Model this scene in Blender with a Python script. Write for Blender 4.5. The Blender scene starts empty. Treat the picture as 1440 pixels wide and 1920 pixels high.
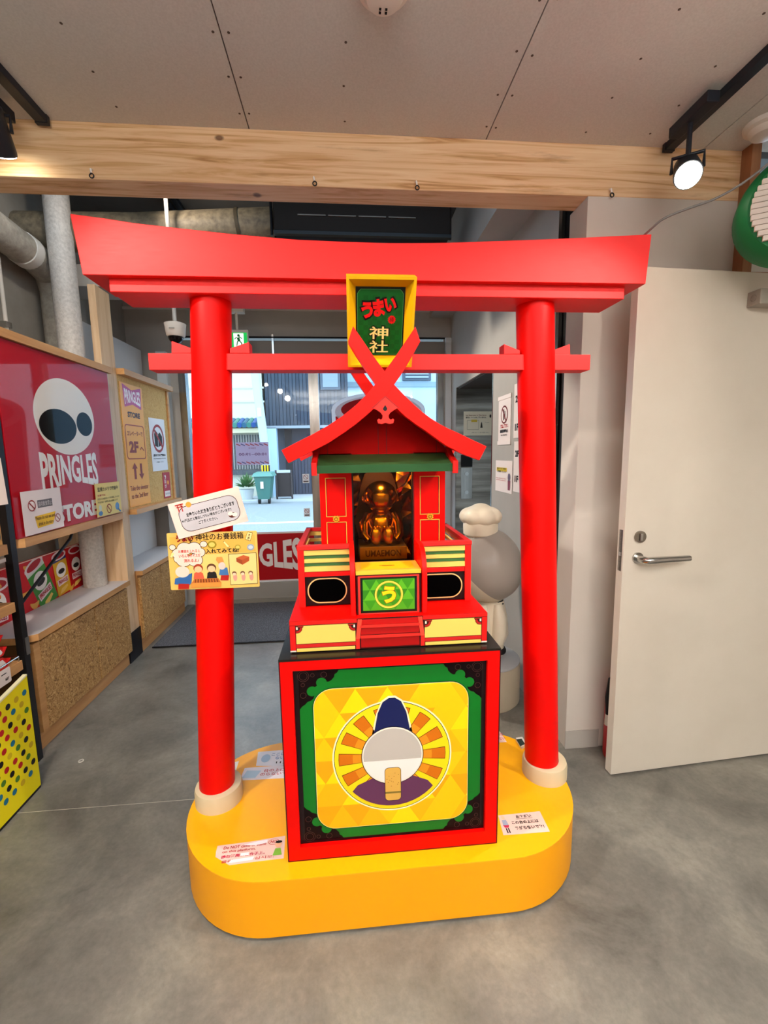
import bpy, math, random
from mathutils import Vector, Matrix
random.seed(7)
S = bpy.context.scene
COL = S.collection

# ------------------------------------------------------------ camera, world, lights
CAM_ROT = [[0.996155, 0.0266941, -0.0834426], [-0.0862296, 0.1304304, -0.9877005], [-0.0154823, 0.991098, 0.1322307]]
cd = bpy.data.cameras.new('camera'); cam = bpy.data.objects.new('camera', cd); COL.objects.link(cam)
m3 = Matrix(CAM_ROT)
cam.matrix_world = Matrix.Translation((0, 0, 1.40)) @ m3.to_4x4()
cd.sensor_fit = 'HORIZONTAL'; cd.sensor_width = 36.0; cd.lens = 830.0 / 1440.0 * 36.0
cd.clip_start = 0.02; cd.clip_end = 200
S.camera = cam
S.view_settings.view_transform = 'Standard'; S.view_settings.look = 'None'
S.view_settings.gamma = 1.0; S.view_settings.use_curve_mapping = False
S.view_settings.exposure = 0.0

W = bpy.data.worlds.new('sky'); S.world = W; W.use_nodes = True
bg = W.node_tree.nodes['Background']
bg.inputs[0].default_value = (0.58, 0.79, 1.0, 1); bg.inputs[1].default_value = 4.6

def area(name, loc, size, power, color, rot=(0, 0, 0)):
    l = bpy.data.lights.new(name, 'AREA'); l.shape = 'RECTANGLE'; l.size, l.size_y = size
    l.energy = power; l.color = color
    o = bpy.data.objects.new(name, l); o.location = loc; o.rotation_euler = rot; COL.objects.link(o); return o
def spot(name, loc, aim, power, color, angle=60, blend=0.5, r=0.04):
    l = bpy.data.lights.new(name, 'SPOT'); l.energy = power; l.color = color
    l.spot_size = math.radians(angle); l.spot_blend = blend; l.shadow_soft_size = r
    o = bpy.data.objects.new(name, l); o.location = loc
    o.rotation_euler = (Vector(aim) - Vector(loc)).to_track_quat('-Z', 'Y').to_euler(); COL.objects.link(o); return o
WARM = (1.0, 0.91, 0.79)
# hanging tube lamps further into the store behind the photographer: light both down and up
for yy in (-0.9, -2.2):
    area('tube_lamp_light', (0.3, yy, 2.20), (2.6, 0.12), 12, (1.0, 0.97, 0.92))
    area('tube_lamp_light', (0.3, yy, 2.23), (2.6, 0.12), 145, (0.95, 0.97, 1.0), (math.pi, 0, 0))
# track spots: two pairs over the shop floor, the lit one by the door, two on the rear track, one added for the back wall
spot('track_spot_light', (-1.03, 0.74, 2.42), (0.00, 1.35, 1.05), 96, WARM, 68, 0.5, .025)
spot('track_spot_light', (1.31, 0.70, 2.42), (0.20, 1.35, 1.05), 96, WARM, 58, 0.5, .025)
spot('track_spot_light', (-1.03, 0.0, 2.42), (-0.35, 1.4, 1.60), 28, WARM, 60, 0.6, .05)
spot('track_spot_light', (1.31, -0.05, 2.42), (0.65, 1.45, 1.60), 30, WARM, 60, 0.6, .05)
spot('track_spot_light', (-1.03, 0.95, 2.42), (-1.45, 2.6, 1.0), 70, WARM, 80, 0.8, .04)
spot('track_spot_light', (1.19, 1.565, 2.345), (0.10, 0.20, 0.2), 48, WARM, 80, 0.7, .04)
spot('track_spot_light', (-1.04, 3.28, 2.86), (1.0, 2.65, 1.20), 190, WARM, 60, 0.6, .04)
spot('track_spot_light', (-1.08, 2.30, 2.86), (-1.85, 2.95, 2.2), 22, WARM, 100, 0.7, .04)
spot('track_spot_light', (-1.00, 2.60, 2.88), (-.10, 4.2, 2.45), 12, WARM, 90, 0.8, .04)  # added spot without a fixture, put in to brighten the back wall
l_ = bpy.data.lights.new('alcove_lamp', 'POINT'); l_.energy = 1.8; l_.color = (1.0, .72, .40); l_.shadow_soft_size = .012
o_ = bpy.data.objects.new('alcove_lamp', l_); o_.location = (.1165, 1.445, 1.335); COL.objects.link(o_)

# ------------------------------------------------------------ materials
def lin(h):
    h = h.lstrip('#'); r = []
    for i in (0, 2, 4):
        c = int(h[i:i+2], 16) / 255; r.append(c / 12.92 if c <= 0.04045 else ((c + 0.055) / 1.055) ** 2.4)
    return tuple(r) + (1.0,)
MATS = {}
def mat(hexc, rough=0.5, metal=0.0, spec=0.25, emit=0, coat=0):
    key = (hexc, rough, metal, spec, emit, coat)
    if key in MATS: return MATS[key]
    m = bpy.data.materials.new('paint_' + hexc.strip('#')); m.use_nodes = True
    b = m.node_tree.nodes['Principled BSDF']
    b.inputs['Base Color'].default_value = lin(hexc); b.inputs['Roughness'].default_value = rough
    b.inputs['Metallic'].default_value = metal; b.inputs['Specular IOR Level'].default_value = spec
    b.inputs['Coat Weight'].default_value = coat
    if emit:
        b.inputs['Emission Color'].default_value = lin(hexc); b.inputs['Emission Strength'].default_value = emit
    # a faint mottling in the roughness keeps painted surfaces from looking dead flat
    nt = m.node_tree; n = nt.nodes.new('ShaderNodeTexNoise'); n.inputs['Scale'].default_value = 35
    r = nt.nodes.new('ShaderNodeMapRange'); r.inputs['To Min'].default_value = max(0, rough - .05); r.inputs['To Max'].default_value = min(1, rough + .05)
    nt.links.new(n.outputs['Fac'], r.inputs['Value']); nt.links.new(r.outputs['Result'], b.inputs['Roughness'])
    MATS[key] = m; return m
def texmat(name, stops, scale=(1, 1, 1), noise=5.0, detail=6.0, rough=0.6, metal=0.0, bump=0.0, dist=0.0, second=None, spec=0.4, nrough=0.6):
    """colour ramp over stretched noise in object space; second = (scale, noise, [stops], strength) multiplied over it"""
    m = bpy.data.materials.new(name); m.use_nodes = True; nt = m.node_tree; b = nt.nodes['Principled BSDF']
    tc = nt.nodes.new('ShaderNodeTexCoord')
    def layer(scale, noise, stops, dist):
        mp = nt.nodes.new('ShaderNodeMapping'); mp.inputs['Scale'].default_value = scale
        nt.links.new(tc.outputs['Object'], mp.inputs['Vector'])
        n = nt.nodes.new('ShaderNodeTexNoise'); n.inputs['Scale'].default_value = noise; n.inputs['Detail'].default_value = detail
        n.inputs['Distortion'].default_value = dist; n.inputs['Roughness'].default_value = nrough
        nt.links.new(mp.outputs['Vector'], n.inputs['Vector'])
        cr = nt.nodes.new('ShaderNodeValToRGB'); els = cr.color_ramp.elements
        while len(els) < len(stops): els.new(0.5)
        for e, (p, c) in zip(els, stops): e.position = p; e.color = lin(c)
        nt.links.new(n.outputs['Fac'], cr.inputs['Fac']); return n, cr
    n, cr = layer(scale, noise, stops, dist); out = cr.outputs['Color']
    if second:
        n2, c2 = layer(second[0], second[1], second[2], 0.0)
        mx = nt.nodes.new('ShaderNodeMix'); mx.data_type = 'RGBA'; mx.blend_type = 'MULTIPLY'; mx.inputs[0].default_value = second[3]
        nt.links.new(out, mx.inputs[6]); nt.links.new(c2.outputs['Color'], mx.inputs[7]); out = mx.outputs[2]
    nt.links.new(out, b.inputs['Base Color'])
    b.inputs['Roughness'].default_value = rough; b.inputs['Metallic'].default_value = metal; b.inputs['Specular IOR Level'].default_value = spec
    if bump:
        bp = nt.nodes.new('ShaderNodeBump'); bp.inputs['Strength'].default_value = bump; bp.inputs['Distance'].default_value = 0.004
        nt.links.new(n.outputs['Fac'], bp.inputs['Height']); nt.links.new(bp.outputs['Normal'], b.inputs['Normal'])
    return m
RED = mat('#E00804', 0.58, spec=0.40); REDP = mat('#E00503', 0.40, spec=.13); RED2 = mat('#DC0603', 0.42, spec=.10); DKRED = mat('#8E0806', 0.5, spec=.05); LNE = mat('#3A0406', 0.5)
RAIL = mat('#C2201C', 0.45); SALM = mat('#E5432F', 0.45)
CREAM = mat('#E0BE5E', 0.5); GOLDLN = mat('#E9A23C', 0.45); WHITE = mat('#F2EEE8', 0.6); BLACK = mat('#060405', 0.45); INK = mat('#15110F', 0.6)
PLAT = mat('#FCB004', 0.38, spec=0.4); PLATS = mat('#F5A406', 0.42)  # skirt yellow is deeper: weaker light on the sides put into the colour
GREEN = mat('#066B1B', 0.4); GREEND = mat('#2E4A26', 0.45); GREENC = mat('#3F6B3A', 0.4)
YEL = mat('#DDA708', 0.4)
PAPER = mat('#F3E4DC', 0.5); PINKP = mat('#EAC6BA', 0.45); GREYP = mat('#B6B1B4', 0.5)
PRED = mat('#B80A1E', 0.25, spec=0.5, coat=0.6); PREDM = mat('#B80A1E', 0.6, spec=.2)
DOORM = texmat('door_paint', [(0.3, '#D6CBBB'), (0.7, '#DDD3C4')], noise=3, rough=0.35, spec=0.5)
WALLG = texmat('grey_wall_paint', [(0.3, '#ABA59D'), (0.7, '#B5AFA7')], noise=2.5, rough=0.8)
WALLW = texmat('pale_wall_paint', [(0.3, '#CFC7BD'), (0.7, '#D6CEC5')], noise=2.5, rough=0.7)
CONC = texmat('raw_concrete', [(0.3, '#837C72'), (0.7, '#9B948A')], noise=3, rough=0.9, bump=0.2)
CEIL = texmat('gypsum_board', [(0.35, '#C9C6BF'), (0.65, '#D2CFC8')], noise=160, detail=3, rough=0.95)
DARKC = texmat('dark_slab', [(0.3, '#4A4642'), (0.7, '#5A554F')], noise=3, rough=0.95)
FLOOR = texmat('polished_concrete', [(0.28, '#57544E'), (0.42, '#726F68'), (0.54, '#817D75'), (0.64, '#8F8A80'), (0.76, '#A8A398')], noise=3.2, detail=12, rough=0.28, dist=0.35,
               second=((1, 1, 1), 55, [(0.25, '#D2D0CC'), (0.6, '#FFFFFF')], 0.6), spec=0.5, nrough=0.68, bump=0.03)
WOODX = texmat('pine_beam', [(0.28, '#A87444'), (0.40, '#D2A470'), (0.52, '#E6C093'), (0.72, '#F0D2A8')], scale=(0.55, 7, 11), noise=2.6, detail=7, rough=0.55, dist=1.9,
               second=((1.2, 5, 9), 1.6, [(0.30, '#8A5C38'), (0.40, '#FFFFFF')], 0.45))
nt_ = WOODX.node_tree; b_ = nt_.nodes['Principled BSDF']; src_ = b_.inputs['Base Color'].links[0].from_socket
tc_ = nt_.nodes.new('ShaderNodeTexCoord'); mp_ = nt_.nodes.new('ShaderNodeMapping'); mp_.inputs['Scale'].default_value = (1.0, 1.0, 1.7)
vo_ = nt_.nodes.new('ShaderNodeTexVoronoi'); vo_.inputs['Scale'].default_value = 4.2
cr_ = nt_.nodes.new('ShaderNodeValToRGB'); cr_.color_ramp.elements[0].position = .045; cr_.color_ramp.elements[0].color = lin('#5A3418'); cr_.color_ramp.elements[1].position = .085; cr_.color_ramp.elements[1].color = (1, 1, 1, 1)
mx_ = nt_.nodes.new('ShaderNodeMix'); mx_.data_type = 'RGBA'; mx_.blend_type = 'MULTIPLY'; mx_.inputs[0].default_value = .8
nt_.links.new(tc_.outputs['Object'], mp_.inputs['Vector']); nt_.links.new(mp_.outputs['Vector'], vo_.inputs['Vector']); nt_.links.new(vo_.outputs['Distance'], cr_.inputs['Fac'])
nt_.links.new(src_, mx_.inputs[6]); nt_.links.new(cr_.outputs['Color'], mx_.inputs[7]); nt_.links.new(mx_.outputs[2], b_.inputs['Base Color'])
WOODZ = texmat('pine_post', [(0.25, '#C59B72'), (0.5, '#DDB990'), (0.8, '#E6C8A2')], scale=(10, 10, 0.8), noise=2.2, rough=0.55, dist=1.0)
WOODY = texmat('oak_edge', [(0.25, '#B27F4B'), (0.5, '#C8935A'), (0.8, '#D5A46C')], scale=(9, 0.8, 9), noise=2.5, rough=0.5, dist=0.8)
BROWNW = texmat('brown_batten', [(0.3, '#8C5E3E'), (0.7, '#A8744E')], scale=(9, 9, 0.8), noise=2.5, rough=0.6)
OSB = texmat('strand_board', [(0.36, '#5C3C1A'), (0.44, '#A0733C'), (0.55, '#C4985E'), (0.68, '#E0BE8A')], scale=(1, 1, 1.0), noise=34, detail=7, rough=0.6, dist=3.0, nrough=.72)
CORK = texmat('cork_board', [(0.30, '#B98A48'), (0.5, '#D0A45E'), (0.75, '#DDB878')], noise=60, detail=4, rough=0.8, dist=1.6)
STEEL = texmat('brushed_steel', [(0.3, '#8C8680'), (0.7, '#B9B4AE')], scale=(14, 14, 1.2), noise=1.4, rough=0.22, metal=1.0)
STEELZ = texmat('brushed_steel_banded', [(0.25, '#453D35'), (0.5, '#7E746A'), (0.75, '#B9AEA1')], scale=(0.4, 0.4, 7), noise=2.0, rough=0.28, metal=1.0)
CHROME = mat('#B9B6B2', 0.15, 1.0)
MATF = texmat('mat_fibre', [(0.3, '#3A3A3D'), (0.55, '#626266'), (0.8, '#8A8A8E')], noise=120, detail=3, rough=1.0, bump=0.5)
FOIL = texmat('duct_wrap', [(0.3, '#8F887C'), (0.7, '#B1A99C')], noise=30, detail=5, rough=0.6, bump=0.6)
FOILB = texmat('brown_duct_wrap', [(0.3, '#5C5040'), (0.7, '#877860')], noise=30, detail=5, rough=0.6, bump=0.6)
ROLLW = texmat('bubble_wrap_white', [(0.3, '#B4ADA5'), (0.7, '#D2CBC3')], noise=70, detail=3, rough=0.5, bump=0.8)
BLK = mat('#17161A', 0.5); TRACKM = mat('#22252B', 0.4)
PLASTIC = mat('#E6DDD0', 0.4)
LAMP = mat('#FFF4E0', 0.5, emit=40)
GREYC = mat('#B9B3B6', 0.35)
GOLD = mat('#D2921C', 0.17, 1.0)
def glass_mat(name, refl=0.1, tint='#FFFFFF', graz=.75):
    m = bpy.data.materials.new(name); m.use_nodes = True; nt = m.node_tree; nt.nodes.clear()
    o = nt.nodes.new('ShaderNodeOutputMaterial'); t = nt.nodes.new('ShaderNodeBsdfTransparent'); t.inputs[0].default_value = lin(tint)
    g = nt.nodes.new('ShaderNodeBsdfGlossy'); g.inputs['Roughness'].default_value = 0.02
    lw = nt.nodes.new('ShaderNodeLayerWeight'); lw.inputs['Blend'].default_value = .5
    pw = nt.nodes.new('ShaderNodeMath'); pw.operation = 'POWER'; pw.inputs[1].default_value = 4.0
    fr = nt.nodes.new('ShaderNodeMath'); fr.operation = 'MULTIPLY_ADD'; fr.inputs[1].default_value = graz; fr.inputs[2].default_value = refl * .35
    nt.links.new(lw.outputs['Facing'], pw.inputs[0]); nt.links.new(pw.outputs[0], fr.inputs[0])
    mx = nt.nodes.new('ShaderNodeMixShader')
    nt.links.new(fr.outputs[0], mx.inputs[0]); nt.links.new(t.outputs[0], mx.inputs[1]); nt.links.new(g.outputs[0], mx.inputs[2]); nt.links.new(mx.outputs[0], o.inputs[0])
    return m
GLASS = glass_mat('clear_glass'); ACRYL = glass_mat('acrylic', .02, '#FFFFFF', .16)

def decal(hexc):
    m = bpy.data.materials.new('decal_' + hexc.strip('#')); m.use_nodes = True; nt = m.node_tree; b = nt.nodes['Principled BSDF']; o = nt.nodes['Material Output']
    b.inputs['Base Color'].default_value = lin(hexc); b.inputs['Roughness'].default_value = .5; b.inputs['Specular IOR Level'].default_value = .2
    t = nt.nodes.new('ShaderNodeBsdfTranslucent'); t.inputs['Color'].default_value = lin(hexc); mx = nt.nodes.new('ShaderNodeMixShader'); mx.inputs[0].default_value = .45
    nt.links.new(b.outputs[0], mx.inputs[1]); nt.links.new(t.outputs[0], mx.inputs[2]); nt.links.new(mx.outputs[0], o.inputs['Surface']); return m
# ------------------------------------------------------------ building helpers
def thing(name, label, cat, loc=(0, 0, 0), group=None):
    o = bpy.data.objects.new(name, None); COL.objects.link(o); o.location = loc; o.empty_display_size = 0.05
    o['label'] = label; o['category'] = cat
    if group: o['group'] = group
    return o
def tag(o, label, cat, group=None):
    o['label'] = label; o['category'] = cat
    if group: o['group'] = group
    return o
def struct(o):
    o['kind'] = 'structure'; return o
def worldloc(o):
    v = Vector((0, 0, 0))
    while o is not None: v += o.location; o = o.parent
    return v
class MB:
    def __init__(s): s.v = []; s.f = []; s.mi = []; s.cur = 0
    def add(s, vs, fs):
        k = len(s.v); s.v += [tuple(p) for p in vs]
        for f in fs: s.f.append(tuple(i + k for i in f)); s.mi.append(s.cur)
        return s
    def box(s, x0, x1, y0, y1, z0, z1):
        v = [(x, y, z) for z in (z0, z1) for y in (y0, y1) for x in (x0, x1)]
        return s.add(v, [(0, 2, 3, 1), (4, 5, 7, 6), (0, 1, 5, 4), (2, 6, 7, 3), (0, 4, 6, 2), (1, 3, 7, 5)])
    def loops(s, loops, cap=True, closed=True):
        n = len(loops[0]); vs = [p for l in loops for p in l]; fs = []
        for i in range(len(loops) - 1):
            for j in range(n if closed else n - 1):
                a = i * n + j; b = i * n + (j + 1) % n; fs.append((a, b, b + n, a + n))
        if cap:
            fs.append(tuple(range(n - 1, -1, -1))); k = (len(loops) - 1) * n; fs.append(tuple(range(k, k + n)))
        return s.add(vs, fs)
    def prism(s, fr, pts, d0, d1):
        """polygon in frame fr (u,v) extruded along the frame normal from d0 to d1"""
        if d0 > d1: d0, d1 = d1, d0
        a = sum(pts[i][0] * pts[(i + 1) % len(pts)][1] - pts[(i + 1) % len(pts)][0] * pts[i][1] for i in range(len(pts)))
        if a < 0: pts = pts[::-1]
        return s.loops([[fr.p(u, v, d0) for u, v in pts], [fr.p(u, v, d1) for u, v in pts]])
    def flat(s, fr, pts, d=0.0):
        a = sum(pts[i][0] * pts[(i + 1) % len(pts)][1] - pts[(i + 1) % len(pts)][0] * pts[i][1] for i in range(len(pts)))
        if a < 0: pts = pts[::-1]
        return s.add([fr.p(u, v, d) for u, v in pts], [tuple(range(len(pts)))])
    def ring(s, fr, outer, inner, d=0.0):
        n = len(outer)
        return s.add([fr.p(u, v, d) for u, v in outer] + [fr.p(u, v, d) for u, v in inner], [(i, (i + 1) % n, n + (i + 1) % n, n + i) for i in range(n)])
    def tube(s, path, r, n=8, cap=True):
        path = [Vector(p) for p in path]; loops = []; up = None
        for i, p in enumerate(path):
            t = (path[min(i + 1, len(path) - 1)] - path[max(i - 1, 0)]).normalized()
            if up is None: up = Vector((0, 0, 1)) if abs(t.z) < 0.9 else Vector((1, 0, 0))
            a = t.cross(up).normalized(); b = a.cross(t).normalized(); up = b
            rr = r[i] if isinstance(r, (list, tuple)) else r
            loops.append([p + a * rr * math.cos(k * 2 * math.pi / n) + b * rr * math.sin(k * 2 * math.pi / n) for k in range(n)])
        return s.loops(loops, cap)
    def lathe(s, c, prof, n=24, sx=1.0, sy=1.0):
        loops = [[(c[0] + r * sx * math.cos(k * 2 * math.pi / n), c[1] + r * sy * math.sin(k * 2 * math.pi / n), c[2] + z) for k in range(n)] for r, z in prof]
        return s.loops(loops, True)
    def ball(s, c, r, n=20, rx=1, ry=1, rz=1):
        m = n // 2; prof = [(r * max(0.004, math.sin(math.pi * i / m)), -r * rz * math.cos(math.pi * i / m)) for i in range(m + 1)]
        return s.lathe(c, prof, n, rx, ry)
    def build(s, name, m, parent=None, bevel=0, smooth=False, sub=0):
        me = bpy.data.meshes.new(name); off = worldloc(parent) if parent else Vector((0, 0, 0))
        me.from_pydata([tuple(Vector(p) - off) for p in s.v], [], s.f)
        ms = m if isinstance(m, (list, tuple)) else [m]
        for q in ms: me.materials.append(q)
        if len(ms) > 1: me.polygons.foreach_set('material_index', s.mi)
        if smooth:
            me.polygons.foreach_set('use_smooth', [True] * len(me.polygons))
            me.set_sharp_from_angle(angle=math.radians(40))
        me.update()
        o = bpy.data.objects.new(name, me); COL.objects.link(o)
        if parent: o.parent = parent
        if bevel:
            b = o.modifiers.new('edge', 'BEVEL'); b.width = bevel; b.segments = 2; b.limit_method = 'ANGLE'; b.angle_limit = math.radians(35)
        if sub:
            b = o.modifiers.new('smooth', 'SUBSURF'); b.levels = sub; b.render_levels = sub
        return o
LIFT = [0]
class Fr:
    def __init__(s, o, U, V):
        s.o = Vector(o); s.U = Vector(U).normalized(); s.V = Vector(V).normalized(); s.N = s.U.cross(s.V)
    def p(s, u, v, d=0.0): return s.o + s.U * u + s.V * v + s.N * d
def front(y, x=0, z=0): return Fr((x, y, z), (1, 0, 0), (0, 0, 1))
def onleft(x, y=0, z=0): return Fr((x, y, z), (0, 1, 0), (0, 0, 1))
def onright(x, y=0, z=0): return Fr((x, y, z), (0, -1, 0), (0, 0, 1))
def flatup(z, x=0, y=0): return Fr((x, y, z), (1, 0, 0), (0, 1, 0))
def quadfr(bl, br, tl):
    """frame on a sheet given by three corners; returns frame, width, height"""
    bl, br, tl = Vector(bl), Vector(br), Vector(tl); U = br - bl; V = tl - bl; V2 = V - U * (V.dot(U) / U.length_squared)
    return Fr(bl, U, V2), U.length, V2.length
def rect(u0, v0, u1, v1): return [(u0, v0), (u1, v0), (u1, v1), (u0, v1)]
def circ(cu, cv, r, n=32, ry=None): return [(cu + r * math.cos(2 * math.pi * i / n), cv + (ry or r) * math.sin(2 * math.pi * i / n)) for i in range(n)]
def rrect(u0, v0, u1, v1, r, n=8):
    out = []
    for cu, cv, a in ((u1 - r, v0 + r, -90), (u1 - r, v1 - r, 0), (u0 + r, v1 - r, 90), (u0 + r, v0 + r, 180)):
        for i in range(n + 1):
            t = math.radians(a + 90 * i / n); out.append((cu + r * math.cos(t), cv + r * math.sin(t)))
    return out
def clip(poly, conv):
    """polygon clipped against a convex counter-clockwise polygon"""
    out = poly
    for i in range(len(conv)):
        a, b = conv[i], conv[(i + 1) % len(conv)]; inp, out = out, []
        if (b[0] - a[0]) ** 2 + (b[1] - a[1]) ** 2 < 1e-14: out = inp; continue
        def sd(p): return (b[0] - a[0]) * (p[1] - a[1]) - (b[1] - a[1]) * (p[0] - a[0])
        for j in range(len(inp)):
            p, q = inp[j - 1], inp[j]; sp, sq = sd(p), sd(q)
            if (sp >= 0) != (sq >= 0):
                t = sp / (sp - sq); out.append((p[0] + (q[0] - p[0]) * t, p[1] + (q[1] - p[1]) * t))
            if sq >= 0: out.append(q)
        if not out: break
    return out
def triangles(region, side, h, org, nm, rows=14, cols=14):
    """tessellation of triangles clipped to a region; yields polygon and a shade index"""
    rnd = random.Random(3)
    for r in range(-rows, rows):
        for c in range(-cols * 2, cols * 2):
            u = org[0] + c * side / 2; v = org[1] + r * h; up = (r + c) % 2 == 0
            t = [(u - side / 2, v), (u + side / 2, v), (u, v + h)] if up else [(u - side / 2, v + h), (u, v), (u + side / 2, v + h)]
            k = rnd.choice(nm[0] if up else nm[1]); q = clip(t, region)
            if len(q) > 2: yield q, k
TXT = {}
def text(parent, fr, body, cu, cv, w, h, m, bold=0.0, lift=0.001, rot=0, warp=None, flip=False, name='lettering', label=None):
    """lettering fitted to a w x h box centred on (cu,cv) of frame fr"""
    key = (body, bold)
    if key not in TXT:
        c = bpy.data.curves.new('lettering', 'FONT'); c.body = body; c.align_x = 'CENTER'; c.offset = bold; c.resolution_u = 3; c.space_line = 1.1
        o = bpy.data.objects.new('lettering', c); COL.objects.link(o)
        dg = bpy.context.evaluated_depsgraph_get(); me = bpy.data.meshes.new_from_object(o.evaluated_get(dg))
        TXT[key] = ([tuple(v.co) for v in me.vertices], [tuple(p.vertices) for p in me.polygons])
        bpy.data.objects.remove(o); bpy.data.meshes.remove(me); bpy.data.curves.remove(c)
    vs, fs = TXT[key]
    x0 = min(v[0] for v in vs); x1 = max(v[0] for v in vs); y0 = min(v[1] for v in vs); y1 = max(v[1] for v in vs)
    b = MB(); ca, sa = math.cos(math.radians(rot)), math.sin(math.radians(rot)); out = []
    for x, y, _ in vs:
        s, t = (x - x0) / (x1 - x0) - .5, (y - y0) / max(1e-6, y1 - y0) - .5
        if warp: s, t = warp(s, t)
        if flip: s = -s
        s *= w; t *= h; out.append(fr.p(cu + s * ca - t * sa, cv + s * sa + t * ca, lift))
    b.add(out, [f[::-1] for f in fs] if flip else fs)
    o = b.build(name, m, parent)
    if label: o['label'] = label
    return o
def pr(parent, fr, pts, m, lift=0.0005, name='print'):
    return MB().flat(fr, pts, lift).build(name, m, parent)
def arch(s, t):                              # wordmark with taller ends and a dipped middle
    k = 1.0 + 0.45 * (abs(s) * 2) ** 1.6
    return s, 0.5 + (t - 0.5) * k * 0.70 - 0.10 * (1 - (abs(s) * 2) ** 1.6)
def nosign(parent, fr, cu, cv, r, lift=0.0015):
    b = MB(); b.ring(fr, circ(cu, cv, r, 24), circ(cu, cv, r * .82, 24), lift)
    q = math.sqrt(.5) * r * .9; e = r * .07
    b.flat(fr, [(cu - q - e, cv + q - e), (cu - q + e, cv + q + e), (cu + q + e, cv - q + e), (cu + q - e, cv - q - e)], lift + .0002)
    return b.build('print', mat('#9C2420', 0.5), parent)

# ------------------------------------------------------------ room shell
fl = struct(MB().box(-2.2, 3.3, -3.2, 4.30, -0.12, 0.0).build('floor', FLOOR))
ws = MB()
ws.box(-2.2, 0.9, 1.7115, 1.7132, 0.0, 0.0004); o = ws.build('saw_joint', mat('#C9C2B4', 0.7), fl)
struct(MB().box(-2.2, -1.88, -3.2, 4.3, 0, 3.2).build('wall_left', CONC))
struct(MB().box(-2.2, 3.3, -3.3, -3.2, 0, 2.7).build('wall_front', WALLW))
struct(MB().box(3.2, 3.3, -3.2, 1.85, 0, 2.7).build('wall_far_right', WALLW))
# wall block to the side of the gate: pale front, grey side
wr = struct(MB().box(0.998, 3.3, 1.85, 1.995, 0, 2.41).build('wall_right', WALLW, bevel=0.002))
struct(MB().box(0.996, 1.16, 1.846, 1.85, 0, 0.09).build('baseboard_right', WALLG, wr))
wk = MB()
wk.box(1.0, 1.12, 2.10, 2.985, 0, 3.1); wk.box(1.0, 1.12, 2.985, 4.001, 1.965, 3.1); wk.box(1.0, 1.12, 4.001, 4.30, 0, 3.1)
struct(wk.build('wall_side', WALLG))
struct(MB().box(1.02, 1.12, 1.995, 2.10, 0, 3.1).build('trim_1', BLK))
struct(MB().box(1.0, 1.015, 2.07, 2.10, 0, 3.1).build('trim_2', STEEL))
struct(MB().box(0.998, 1.006, 2.978, 2.992, 0, 1.965).build('trim_3', STEEL))
# lift recess: steel reveal facing the shop and dark soffit
lr = struct(MB().box(1.0005, 1.75, 3.975, 4.0, 0, 1.964).build('wall_lift', STEELZ))
struct(MB().box(1.02, 1.75, 2.985, 3.975, 1.955, 1.975).build('ceiling_lift', DARKC))
struct(MB().box(1.74, 1.76, 2.985, 3.975, 0, 1.965).build('wall_lift_inner', STEELZ))
MB().box(1.045, 1.150, 3.969, 3.975, 1.262, 1.372).build('display', BLACK, lr)
MB().box(1.045, 1.150, 3.971, 3.975, 0.97, 1.255).build('button_plate', STEEL, lr, bevel=.001)
for zz in (1.20, 1.03):
    MB().prism(front(3.971), circ(1.098, zz, 0.018, 16), 0, .004).build('call_button', CHROME, lr)
# back wall round the shop window
wb = MB()
wb.box(-2.2, -1.46, 4.20, 4.32, 0, 3.1); wb.box(-1.46, 0.93, 4.20, 4.32, 2.44, 3.1); wb.box(0.93, 1.0, 4.20, 4.32, 0, 3.1)
wbk = struct(wb.build('wall_back', WALLG))
struct(MB().box(-1.88, 1.0, 4.185, 4.2, 2.665, 2.685).build('trim_4', WALLW, wbk))
struct(MB().box(-1.610, -1.530, 4.12, 4.2, 0, 2.3).build('trim_5', mat('#D3D8DA', .5)))
struct(MB().box(.945, .999, 4.17, 4.2, 0, 2.44).build('trim_12', mat('#E3E6E8', .5)))
# ceilings: boarded low ceiling up to the beam, dark slab beyond
ce = struct(MB().box(-2.2, 3.3, -3.2, 1.90, 2.605, 2.70).build('ceiling', mat('#4a4038', .9)))
for a, b in ((-2.2, -1.2245), (-1.2205, -0.3255), (-0.3215, 0.5735), (0.5775, 1.4725), (1.4765, 3.3)):
    MB().box(a, b, -3.2, 1.85, 2.598, 2.606).build('ceiling_board', CEIL, ce)
sc = MB()
for cx in (-0.75, -0.345, -0.302, 0.03, 0.13, 0.553, 0.598, 0.95, -0.62, 0.28, 1.2):
    for yy in (0.95, 1.13, 1.31, 1.47, 1.63, 1.78):
        if cx in (-0.62, 0.28, 0.13) : continue
        sc.prism(Fr((cx + random.uniform(-.006, .006), yy + random.uniform(-.012, .012), 2.598), (1, 0, 0), (0, -1, 0)), circ(0, 0, 0.0042, 8), 0, .0006)
o = sc.build('screw', mat('#55493D', .6), ce); o['kind'] = 'stuff'
struct(MB().box(-2.2, 3.3, 1.85, 4.3, 3.05, 3.2).build('ceiling_back', DARKC))
struct(MB().box(0.80, 1.0, 2.0, 4.2, 2.62, 3.05).build('trim_6', WALLG))
struct(MB().box(-2.2, 1.68, 1.85, 1.965, 2.41, 2.60).build('ceiling_beam', WOODX, bevel=0.003))
# timber uprights
struct(MB().box(-1.545, -1.50, 3.005, 3.175, 0.06, 2.45).build('wooden_post', WOODZ, bevel=0.003))
struct(MB().box(-1.55, -1.496, 3.0, 3.18, 0.0, 0.20).build('trim_7', BLK))
struct(MB().box(1.645, 1.685, 1.80, 1.85, 0.0, 2.60).build('trim_8', BROWNW))
struct(MB().box(1.69, 3.2, 1.81, 1.85, 2.06, 2.12).build('trim_9', BROWNW))

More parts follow.
